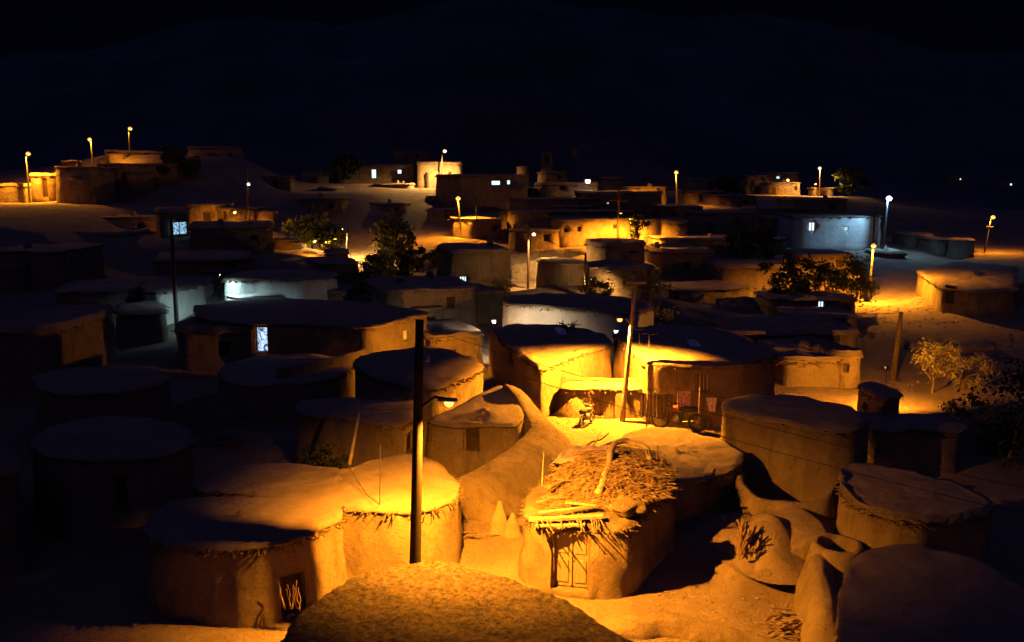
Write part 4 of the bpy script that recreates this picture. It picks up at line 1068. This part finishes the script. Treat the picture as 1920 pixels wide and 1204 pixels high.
rock('pale lump of dried mud resting on the roof edge, right of the boards', 1178, 950, 1.98, (0.42, 0.30, 0.20), mat=MUD_ROUGH, name='mud_lump', cat='mud lump', seed=2, n=36, m=22)
def rags():
    c = atz(1085, 862, 2.1); vs = []; fs = []; n = 30; m = 16
    A_, B_, C_, D_ = atz(1032, 885, 2.02), atz(1140, 870, 2.12), atz(1142, 850, 2.14), atz(1068, 850, 2.06)
    for j in range(m):
        for i in range(n):
            u, v = i/(n-1), j/(m-1)
            p = A_.lerp(B_, u).lerp(D_.lerp(C_, u), v)
            p.z += 0.22+0.07*nz(u*6, v*3, 2)+0.04*nz(u*14, v*7, 5); p.x += 0.05*nz(u*4, v*4, 8)
            vs.append(p)
    for j in range(m-1):
        for i in range(n-1): fs.append((j*n+i, j*n+i+1, (j+1)*n+i+1, (j+1)*n+i))
    k = len(vs); vs += [v-Vector((0, 0, 0.02)) for v in vs]; fs += [tuple(k+q for q in f[::-1]) for f in fs]
    tag(mk('tarpaulin', vs, fs, CL_SAND, None, True, orig=c), 'crumpled pinkish cloth spread over the back of the branch heap', 'cloth')
rags()
def stick(label, a, b, r0, r1, mat, name='stick', cat='stick', bend=0.03, seed=1):
    mb = MB(); crooked(mb, a, b, r0, r1, bend, seed=seed)
    return tag(mb.build(name, mat, None, True, orig=a), label, cat)
stick('thin upright stake at the left corner of the branch-covered roof', atz(1016, 912, 1.85), atd(1019, 848, 22.0), 0.02, 0.008, WOOD_PALE, 'stake', 'stake')
stick('pale post leaning over the lit roof, tied by a sagging wire', atz(655, 872, 1.85), atd(674, 768, 24.5), 0.055, 0.04, WOOD_PALE, 'leaning_post', 'post', 0.01)
stick('thin upright rod on the lit roof, left of the tall pole', atz(712, 946, 1.85), atd(713, 834, 20.6), 0.012, 0.008, DARKMETAL, 'antenna_rod', 'rod', 0.002)

# two mud fins beside the alley
def fin(label, px, py, h, wd, seed, lean):
    c = atz(px, py, 0.0); c.z = ground(c.x, c.y); vs = []; fs = []; n = 20; m = 14
    for j in range(m+1):
        f = j/m; w = wd*(1-f**1.6)**0.8*(1+0.3*nz(f*3, seed))+0.02
        for k in range(n):
            a = 2*math.pi*k/n
            vs.append((c.x+math.cos(a)*w+lean*f*h, c.y+math.sin(a)*w*0.55, c.z-0.15+f*(h+0.15)+0.10*nz(math.cos(a)*1.5+seed, math.sin(a)*1.5, f*3)*f))
    for j in range(m):
        for k in range(n): fs.append((j*n+k, j*n+(k+1) % n, (j+1)*n+(k+1) % n, (j+1)*n+k))
    fs.append(tuple(m*n+k for k in range(n)))
    tag(mk('mud_fin', vs, fs, MUD_ROOF, None, True, orig=c), label, 'mud fin')
fin('taller pale mud fin standing in the alley', 934, 1008, 0.95, 0.25, 2.0, 0.05)
fin('shorter mud fin leaning beside the taller one in the alley', 962, 1010, 0.62, 0.24, 5.0, -0.02)

# ---------------------------------------------------------------- vehicles and yard things
def wheel(root, c, r, ax, w_=0.035, name='wheel', spokes=10):
    c = Vector(c); ax = Vector(ax).normalized(); u = ax.cross(Vector((0, 0, 1))).normalized(); v = Vector((0, 0, 1))
    n = 24; pts = [c+(u*math.cos(2*math.pi*k/n)+v*math.sin(2*math.pi*k/n))*(r-w_) for k in range(n+1)]
    b = MB(); b.tube(pts, w_, 8, False); wh = b.build(name, RUBBER, root, True)
    b = MB(); b.tube([c-ax*0.04, c+ax*0.04], 0.035, 8)
    for k in range(spokes):
        a = 2*math.pi*k/spokes; b.tube([c, c+(u*math.cos(a)+v*math.sin(a))*(r-w_)], 0.006, 4)
    b.build('spokes', METAL, wh)
def bike(label, base, ang, motor=True, s=1.0, lean=0.12):
    g = ground(base.x, base.y); o = Vector((base.x, base.y, g))
    t = thing('motorcycle' if motor else 'bicycle', o, label, 'motorcycle' if motor else 'bicycle')
    f = Vector((math.cos(ang), math.sin(ang), 0)); sd = Vector((-f.y, f.x, 0)); Z = Vector((0, 0, 1))+sd*lean
    P = lambda a, b_, c_: o+f*a*s+sd*b_*s+Z*c_*s
    R = 0.31*s
    wheel(t, P(-0.60, 0, 0.31), R, sd, 0.05*s if motor else 0.018*s)
    wheel(t, P(0.62, 0, 0.31), R, sd, 0.045*s if motor else 0.018*s)
    r = 0.022 if motor else 0.016
    b = MB(); b.tube([P(0.62, 0, 0.31), P(0.45, 0, 0.75), P(0.38, 0, 0.92)], r*1.2, 6); b.build('fork', METAL, t, True)
    b = MB(); b.tube([P(0.42, 0, 0.72), P(-0.1, 0, 0.28), P(-0.6, 0, 0.31)], r, 6); b.tube([P(0.42, 0, 0.72), P(-0.15, 0, 0.70), P(-0.6, 0, 0.31)], r, 6); b.tube([P(-0.15, 0, 0.7), P(-0.1, 0, 0.28)], r, 6); b.build('frame', DARKMETAL if motor else REDP, t, True)
    b = MB(); b.tube([P(0.25, 0.32, 0.98), P(0.34, 0.15, 0.94), P(0.36, 0, 0.92), P(0.34, -0.15, 0.94), P(0.25, -0.32, 0.98)], 0.014, 6); b.build('handlebar', METAL, t, True)
    if motor:
        MB().blob(P(0.15, 0, 0.72), (0.26*s, 0.14*s, 0.12*s), 14, 10, 0.05).build('fuel_tank', REDP, t, True)
        b = MB(); b.tube([P(-0.05, 0, 0.74), P(-0.3, 0, 0.76), P(-0.62, 0, 0.78)], [0.10, 0.12, 0.09], 8); b.build('seat', RUBBER, t, True)
        b = MB(); b.tube([P(0.05, 0, 0.25), P(0.05, 0, 0.58)], [0.13, 0.10], 10); b.tube([P(0.0, -0.1, 0.25), P(-0.7, -0.14, 0.33)], [0.03, 0.045], 8); b.build('engine', METAL, t, True)
        MB().blob(P(0.47, 0, 0.82), 0.085*s, 10, 8, 0).build('headlight', METAL, t, True)
    else:
        MB().blob(P(-0.18, 0, 0.80), (0.12, 0.07, 0.04), 10, 6, 0.05).build('saddle', RUBBER, t, True)
        b = MB(); b.tube([P(-0.1, 0.05, 0.28), P(-0.1, 0.09, 0.28)], 0.09, 12); b.build('chainwheel', METAL, t)
bike('small motorcycle parked on the bright ground by the courtyard door', atz(1102, 796, 0.45), math.radians(62), True, 0.8)
bike('dark motorcycle parked below the hanging laundry', atz(1272, 803, 0.35), math.radians(160), True, 1.15)

def cart():
    c = atz(920, 850, -0.1); g = ground(c.x, c.y); c.z = g
    t = thing('hand_cart', c, 'dark loaded hand cart standing by the doorway behind the mud bank', 'cart')
    f = Vector((1, 0.25, 0)).normalized(); s_ = Vector((-f.y, f.x, 0)); Z = Vector((0, 0, 1))
    b = MB(); b.box(c+Z*0.45, f*0.55, s_*0.35, Z*0.03)
    for k in (-1, 1): b.box(c+s_*k*0.37+Z*0.56, f*0.55, s_*0.015, Z*0.09)
    b.box(c+f*0.56+Z*0.56, f*0.015, s_*0.35, Z*0.09)
    b.build('cart_bed', WOOD, t)
    for k in (-1, 1): wheel(t, c+s_*k*0.42+Z*0.27-f*0.05, 0.27, s_, 0.025)
    b = MB()
    for k in (-1, 1): b.tube([c-f*0.5+s_*k*0.25+Z*0.48, c-f*1.05+s_*k*0.25+Z*0.62], 0.02, 6)
    b.build('shafts', WOOD_PALE, t)
    b = MB(); rr = random.Random(8)
    for k in range(9): b.blob(c+f*rr.uniform(-.4, .4)+s_*rr.uniform(-.2, .2)+Z*rr.uniform(0.55, 0.75), rr.uniform(0.10, 0.19), 9, 7, 0.3, 1.5, k)
    b.build('load_sacks', CL_DARK, t, True)
cart()

# laundry
def laundry():
    z = 1.75
    def at(px, py, dd=32.3): return atd(px, py, dd)
    a, m_, c = at(1214, 737), at(1312, 730), at(1368, 748)
    t = thing('clothes_line', Vector((m_.x, m_.y, ground(m_.x, m_.y))), 'clothes line strung before the shuttered window', 'clothes line')
    b = MB()
    for p in (a, m_, c): b.tube([(p.x, p.y, ground(p.x, p.y)-0.2), (p.x, p.y, p.z+0.06)], [0.03, 0.022], 7)
    b.build('posts', WOOD, t, True)
    b = MB()
    for p, q in ((a, m_), (m_, c)):
        b.tube([p.lerp(q, k/8)-Vector((0, 0, 0.05*math.sin(math.pi*k/8))) for k in range(9)], 0.007, 4)
    b.build('line', DARKMETAL, t)
    def sheet(label, x0, x1, y0, y1, mat, seed, dd=32.3, name='hanging_cloth', taper=0.0, fold=5):
        vs = []; fs = []; n = 26; m = 18
        for j in range(m):
            for i in range(n):
                u, v = i/(n-1), j/(m-1)
                xx = x0+(x1-x0)*(0.5+(u-0.5)*(1-taper*v)); p = at(xx, y0+(y1-y0)*v+1.2*nz(u*5, seed), dd)
                p.y += 0.035*math.sin(u*fold*math.pi*2+seed)*(0.3+v)+0.03*nz(u*4, v*3, seed)
                p.z -= 0.03*v*abs(nz(u*7, seed)); vs.append(p)
        for j in range(m-1):
            for i in range(n-1): fs.append((j*n+i, (j+1)*n+i, (j+1)*n+i+1, j*n+i+1))
        k = len(vs); vs += [v+Vector((0, 0.012, 0)) for v in vs]; fs += [tuple(k+q for q in f[::-1]) for f in fs]
        tag(mk(name, vs, fs, mat, None, True, orig=at((x0+x1)/2, y0, dd)), label, 'laundry')
    sheet('pale striped cloth at the left end of the clothes line', 1200, 1230, 738, 782, CL_STRIPE, 1, name='hanging_cloth')
    sheet('wide dark blanket hanging in the middle of the clothes line', 1231, 1262, 739, 785, CL_DARK, 2, name='hanging_blanket')
    sheet('flowered rose cloth hanging right of the dark blanket', 1270, 1295, 734, 772, CL_ROSE, 3)
    sheet('pale pink garment hung by itself near the round house', 1324, 1344, 746, 772, CL_PINK, 5, taper=0.35, fold=2)
laundry()

# wires
def wire(label, pts, r=0.010, sag=0.5, n=24):
    b = MB()
    for a, c in zip(pts[:-1], pts[1:]):
        a = Vector(a); c = Vector(c)
        b.tube([a.lerp(c, k/n)-Vector((0, 0, sag*4*(k/n)*(1-k/n))) for k in range(n+1)], r, 5)
    return tag(b.build('overhead_wire', DARKMETAL, None, False, orig=pts[0]), label, 'wire')
e1 = atd(803, 618, 18.2); e2 = atd(803, 648, 18.2); e3 = atd(803, 676, 18.4)
far_p, _, _ = pole('short dark pole standing beyond the right edge of the view', 2260, 15.0, 2262, 900, 0.1, POLE)
wire('highest overhead wire crossing before the courtyard wall', [e1, atd(2262, 985, 15.0)], 0.007, 0.25)
wire('middle overhead wire crossing before the courtyard wall', [e2, atd(2262, 1040, 15.0)], 0.007, 0.25)
wire('sagging wire from the leaning post to the tall pole', [atd(674, 768, 24.5), atd(784, 766, 18.3)], 0.008, 0.02)
wire('slack cable drooping over the lit roof', [atz(655, 876, 1.95), atz(690, 930, 2.0), atz(712, 946, 1.95)], 0.008, 0.02)

# satellite dishes and aerials
def dish(label, px, py, d, r=0.35):
    c = atd(px, py, d); t = thing('satellite_dish', c-Vector((0, 0, r*1.1)), label, 'dish')
    vs = []; fs = []; n = 20; m = 6; ax = Vector((0.25, -0.45, 0.85)).normalized(); u = ax.cross(Vector((0, 0, 1))).normalized(); v = u.cross(ax)
    for j in range(m+1):
        for k in range(n):
            a = 2*math.pi*k/n; q = r*j/m
            vs.append(c+(u*math.cos(a)+v*math.sin(a))*q+ax*(0.35*q*q/r))
    for j in range(m):
        for k in range(n): fs.append((j*n+k, j*n+(k+1) % n, (j+1)*n+(k+1) % n, (j+1)*n+k))
    k0 = len(vs); vs += [w_-ax*0.015 for w_ in vs]; fs += [tuple(k0+i for i in f[::-1]) for f in fs]
    mk('reflector', vs, fs, DISH, t, True)
    MB().tube([c-ax*0.02, c-Vector((0, 0, r*0.9)), c-Vector((0, 0, r*1.6))], 0.02, 6).build('mast', METAL, t)
    MB().tube([c-v*r*0.9, c+ax*r*0.75], 0.012, 5).build('feed_arm', METAL, t)
dish('satellite dish on the deep blue roof', 1299, 648, 36.5, 0.30)
dish('satellite dish on the roof left of the courtyard', 1050, 624, 40, 0.28)
def aerial(label, px, py0, py1, d):
    a = atd(px, py1, d); b_ = atd(px, py0, d)
    t = thing('tv_aerial', a, label, 'aerial')
    MB().tube([a-Vector((0, 0, 0.3)), b_], 0.014, 5).build('mast', STEEL, t)
    b = MB(); H = b_.z-a.z
    b.tube([b_-Vector((0.3, 0, 0)), b_+Vector((0.3, 0, 0))], 0.012, 4)
    for k in range(4): b.tube([b_+Vector((-0.25+0.16*k, -0.2, 0)), b_+Vector((-0.25+0.16*k, 0.2, 0))], 0.008, 4)
    b.build('rods', STEEL, t)
aerial('thin aerial at the left of the deep blue roof', 1199, 618, 650, 36.5)
aerial('second thin aerial standing right of the first on the deep blue roof', 1217, 626, 662, 35.5)
aerial('aerial on the long mud house roof, above the amber wall', 690, 562, 596, 47.5)
aerial('aerial on the pale blue lit house', 382, 492, 514, 58)
aerial('aerial on the brightly blue lit roof', 479, 524, 552, 56)
aerial('aerial on the small mud tower', 1662, 690, 725, 33)

# ---------------------------------------------------------------- trees and scrub
def tree(label, px, d, h, rx, rz, mat, n=900, seed=1, trunk=0.4, leaf=0.10, name='tree', cat='tree', limbs=7, clumps=16, base=None, topy=None, dense=1.0):
    g0 = ground((px-960)/FPX*d, d)
    b0 = at_col(px, d, g0); g = ground(b0.x, b0.y); b0.z = g
    t = thing(name, b0, label, cat); rr = random.Random(seed)
    tb = MB(); top = b0+Vector((rr.uniform(-.2, .2)*rx, 0, h*trunk))
    crooked(tb, b0-Vector((0, 0, 0.3)), top, 0.05*h**0.8*0.6, 0.03*h*0.5, 0.05, seed=seed)
    cc = []
    for k in range(clumps):
        a = rr.uniform(0, 2*math.pi); q = math.sqrt(rr.random()); zz = rr.uniform(-1, 1)
        p = b0+Vector((math.cos(a)*rx*q*math.sqrt(1-zz*zz*0.7), math.sin(a)*rx*q*0.9, h-rz+zz*rz*0.95))
        cc.append((p, rr.uniform(0.22, 0.42)*min(rx, rz)))
        if k < limbs: crooked(tb, b0.lerp(top, rr.uniform(0.35, 1)), p, 0.018*h*0.6, 0.006*h*0.5, 0.12, 6, 5, seed=k+seed)
    tb.build('trunk', WOOD, t, True)
    vs = []; fs = []
    for k in range(int(n*dense)):
        p, r = cc[rr.randrange(len(cc))]
        v = Vector((rr.gauss(0, 1), rr.gauss(0, 1), rr.gauss(0, 0.8))).normalized()*r*rr.uniform(0.3, 1.75)**1.2
        c = p+v; s = leaf*rr.uniform(0.5, 1.3)
        u = Vector((rr.gauss(0, 1), rr.gauss(0, 1), rr.gauss(0, 1))).normalized(); w_ = u.cross(Vector((rr.gauss(0, 1), rr.gauss(0, 1), rr.gauss(0, 1)))).normalized()
        i = len(vs); vs += [c-u*s, c+w_*s*0.5, c+u*s, c-w_*s*0.5]; fs.append((i, i+1, i+2, i+3))
    mk('crown', vs, fs, mat, t)
    return t
tree('pale yellow lit tree on the slope behind the mud tower', 1750, 38.5, 2.35, 0.8, 0.8, LEAF_DRY, 1900, 3, leaf=0.05, clumps=18)
tree('low yellow bush right of the pale lit tree', 1808, 38.5, 1.4, 1.2, 0.65, LEAF_DRY, 2000, 4, leaf=0.05, clumps=20, name='bush', cat='bush')
tree('low scrubby bush below the pale lit tree', 1830, 31, 1.3, 1.6, 0.6, LEAF_DRY, 1800, 14, leaf=0.07, clumps=22, name='bush', cat='bush')
tree('dark leafy tree at the right edge of the village', 1895, 29, 3.0, 1.4, 1.4, LEAF_DARK, 2600, 5, leaf=0.10, clumps=22)
tree('feathery tree lit amber from the road lamp', 742, 82, 4.2, 2.0, 1.7, LEAF, 1700, 6, leaf=0.22)
tree('wide dark bush before the road lamp', 795, 78, 1.8, 2.4, 0.8, LEAF, 2200, 7, leaf=0.2, name='bush', cat='bush')
tree('dark bushy tree left of the road', 735, 74, 2.0, 2.2, 0.9, LEAF, 1800, 8, leaf=0.2)
tree('dark tree before the long hilltop house', 648, 142, 4.2, 3.0, 1.6, LEAF_DARK, 1600, 9, leaf=0.4)
tree('dark tree above the small amber wall', 585, 86, 3.2, 2.4, 1.3, LEAF, 1500, 10, leaf=0.22)
tree('dark tree right of the small amber wall', 608, 80, 2.4, 1.8, 1.0, LEAF_DARK, 1300, 11, leaf=0.2)
tree('dark tree between the dark houses on the left ridge', 330, 106, 3.4, 2.6, 1.4, LEAF_DARK, 1600, 12, leaf=0.3)
tree('amber lit shrub in the hollow left of the centre', 712, 66, 2.3, 1.9, 0.9, GRASS, 1900, 13, leaf=0.16, name='shrub', cat='shrub')
tree('tangled shrub next to the amber lit one', 690, 62, 1.8, 1.2, 0.8, GRASS, 1200, 23, leaf=0.14, name='shrub', cat='shrub')
tree('yellow bush by the low bulb of the dark pole', 1120, 58, 1.7, 1.0, 0.7, LEAF_DRY, 1300, 15, leaf=0.11, name='bush', cat='bush')
tree('yellow bush behind the corner of the deep blue roof', 1222, 52, 2.0, 1.3, 0.8, LEAF_DRY, 1500, 16, leaf=0.10, name='bush', cat='bush')
tree('brown shrub at the foot of the slanting hut', 1212, 60, 2.2, 1.6, 0.9, GRASS, 1200, 17, leaf=0.12, name='shrub', cat='shrub')
tree('climbing green bush on the pale plastered wall', 1066, 42.0, 2.5, 0.65, 0.9, LEAF, 1500, 18, leaf=0.07, name='bush', cat='bush')
tree('dim thorny shrub by the pole left of the amber hut', 940, 58, 2.4, 1.1, 1.0, GRASS, 1200, 19, leaf=0.13, name='shrub', cat='shrub')
tree('dark vine clad tree left of the cold lit window', 1480, 62, 3.4, 2.2, 1.3, LEAF_DARK, 2400, 20, leaf=0.15)
tree('vine clad tree beside the orange slope lamp', 1598, 61, 3.4, 1.2, 1.5, LEAF, 1900, 21, leaf=0.13)
tree('dark green tree right above the cold lit window', 1540, 63, 3.0, 2.0, 1.1, LEAF_DARK, 2000, 22, leaf=0.14)
tree('dark tree in the middle of the terraced houses', 1415, 78, 3.4, 2.4, 1.3, LEAF_DARK, 1800, 24, leaf=0.2)
tree('dark tree on the far ridge left of the ruins', 1358, 130, 3.2, 2.6, 1.2, LEAF_DARK, 1200, 25, leaf=0.4)
tree('green tree by the far street lamp house', 1592, 146, 4.2, 2.6, 1.5, LEAF, 1200, 26, leaf=0.35)
tree('dark shadowy tree at the right end of the amber village wall', 1195, 84, 3.2, 0.9, 1.2, LEAF_DARK, 900, 27, leaf=0.16)
tree('thin thorn bush in the dark left corner by the leaning post', 615, 26.5, 1.6, 0.7, 0.6, LEAF_DARK, 900, 28, leaf=0.06, name='bush', cat='bush')

# ---------------------------------------------------------------- loose stones and litter
def scatter(label, name, cat, polypx, n, rmin, rmax, mat, seed, z=None, flatk=0.6, kind=None, group=None):
    rr = random.Random(seed); b = MB()
    P = [atz(p[0], p[1], 0.1) for p in polypx]; xs = [p.x for p in P]; ys = [p.y for p in P]
    def ins(x, y):
        k = False
        for i in range(len(P)):
            a, c = P[i], P[i-1]
            if (a.y > y) != (c.y > y) and x < (c.x-a.x)*(y-a.y)/(c.y-a.y)+a.x: k = not k
        return k
    out = []
    while len(out) < n:
        x, y = rr.uniform(min(xs), max(xs)), rr.uniform(min(ys), max(ys))
        if ins(x, y): out.append((x, y, rr.uniform(rmin, rmax)*rr.random()**0.5))
    for i, (x, y, r) in enumerate(out):
        b.blob((x, y, ground(x, y)+r*0.2), (r, r*rr.uniform(0.6, 1), r*flatk), 6, 4, 0.4, 1.7, i*1.3)
    return tag(b.build(name, mat, None), label, cat, kind='stuff')
scatter('small stones and litter strewn over the walled yard', 'gravel', 'stones', [(1225,1110),(1380,1085),(1520,1110),(1530,1180),(1420,1190),(1240,1140)], 260, 0.015, 0.05, ROCK, 31)
scatter('stones scattered over the bare slope on the right', 'gravel', 'stones', [(1620,585),(1900,585),(1910,720),(1700,730),(1630,640)], 500, 0.03, 0.13, ROCK, 33)
scatter('pebbles along the lit alley', 'gravel', 'stones', [(870,1040),(900,930),(985,900),(980,1080)], 420, 0.008, 0.035, ROCK, 35)
scatter('stones along the bright ground before the courtyard', 'gravel', 'stones', [(1010,850),(1040,790),(1350,800),(1380,830),(1150,830)], 420, 0.012, 0.05, ROCK, 37)
scatter('stones on the road bank in the centre', 'gravel', 'stones', [(960,470),(1240,462),(1240,560),(960,540)], 500, 0.06, 0.25, ROCK, 39)
def woodpile(label, px, py, n, L, seed, name='wood_pile'):
    c = atz(px, py, 0.1); c.z = ground(c.x, c.y); rr = random.Random(seed); b = MB()
    for k in range(n):
        p = c+Vector((rr.gauss(0, 0.28), rr.gauss(0, 0.22), 0.03+abs(rr.gauss(0, 0.10)))); a = rr.uniform(-0.7, 0.7)
        d = Vector((math.cos(a), math.sin(a), rr.uniform(-.1, .1)))*rr.uniform(0.3, 1)*L
        crooked(b, p-d/2, p+d/2, rr.uniform(0.012, 0.04), 0.012, 0.06, 4, 5, k)
    tag(b.build(name, WOOD, None, True, orig=c), label, 'wood pile')
woodpile('heap of firewood at the right end of the littered yard', 1492, 1180, 60, 0.6, 41)
woodpile('tangle of dry brushwood beside the wide dark house at left', 420, 830, 90, 1.1, 43)
woodpile('broken branches stacked behind the low lit roof', 590, 868, 40, 0.8, 45)
def window_sticks():
    o0 = atd(548, 1150, 17.85); t = thing('firewood_bundle', o0, 'crooked sticks stuffed in the dark window of the left round house', 'firewood')
    b = MB(); rr = random.Random(9)
    for k in range(9):
        x = rr.uniform(532, 566); p = atd(x, 1142+rr.uniform(-3, 5), 17.9+rr.uniform(0, 0.15)); q = atd(x+rr.uniform(-12, 12), rr.uniform(1088, 1115), 18.0+rr.uniform(0, 0.12))
        crooked(b, p, q, rr.uniform(0.010, 0.022), 0.008, 0.12, 6, 5, k*2.3)
    b.build('sticks', WOOD, t, True)
window_sticks()
woodpile('planks and sticks at the right foot of the lit low house', 872, 1000, 10, 0.9, 47)

scatter('pebbles and straw bits at the foot of the lit low house', 'gravel', 'stones', [(640,1190),(700,1090),(860,1040),(1000,1090),(1180,1150),(1180,1190),(1000,1120),(860,1050)], 300, 0.008, 0.03, ROCK, 51)
wire('wire climbing from the leaning lamp pole to the pole by the yellow bushes', [atd(1193, 518, 33.6), atd(1098, 476, 60)], 0.012, 0.5)
wire('wire from the pole by the yellow bushes to the scrub lamp', [atd(1098, 478, 60), atd(991, 416, 75)], 0.018, 0.5)
wire('wire between the two dark poles at left', [atd(320, 400, 52), atd(462, 310, 86)], 0.018, 0.8)
wire('wire from the village wall pole to the amber hut pole', [atd(1160, 347, 88), atd(893, 374, 93)], 0.02, 0.7)
wire('wire from the village wall pole to the far orange lamp', [atd(1160, 347, 88), atd(1267, 320, 117)], 0.02, 0.7)
wire('wire from the slope lamp to the cold blue lamp', [atd(1638, 458, 66), atd(1665, 370, 88.5)], 0.016, 0.4)
wire('wire from the leaning lamp pole to the bare pole above the tower', [atd(1193, 520, 33.6), atd(1690, 587, 41)], 0.010, 0.5)
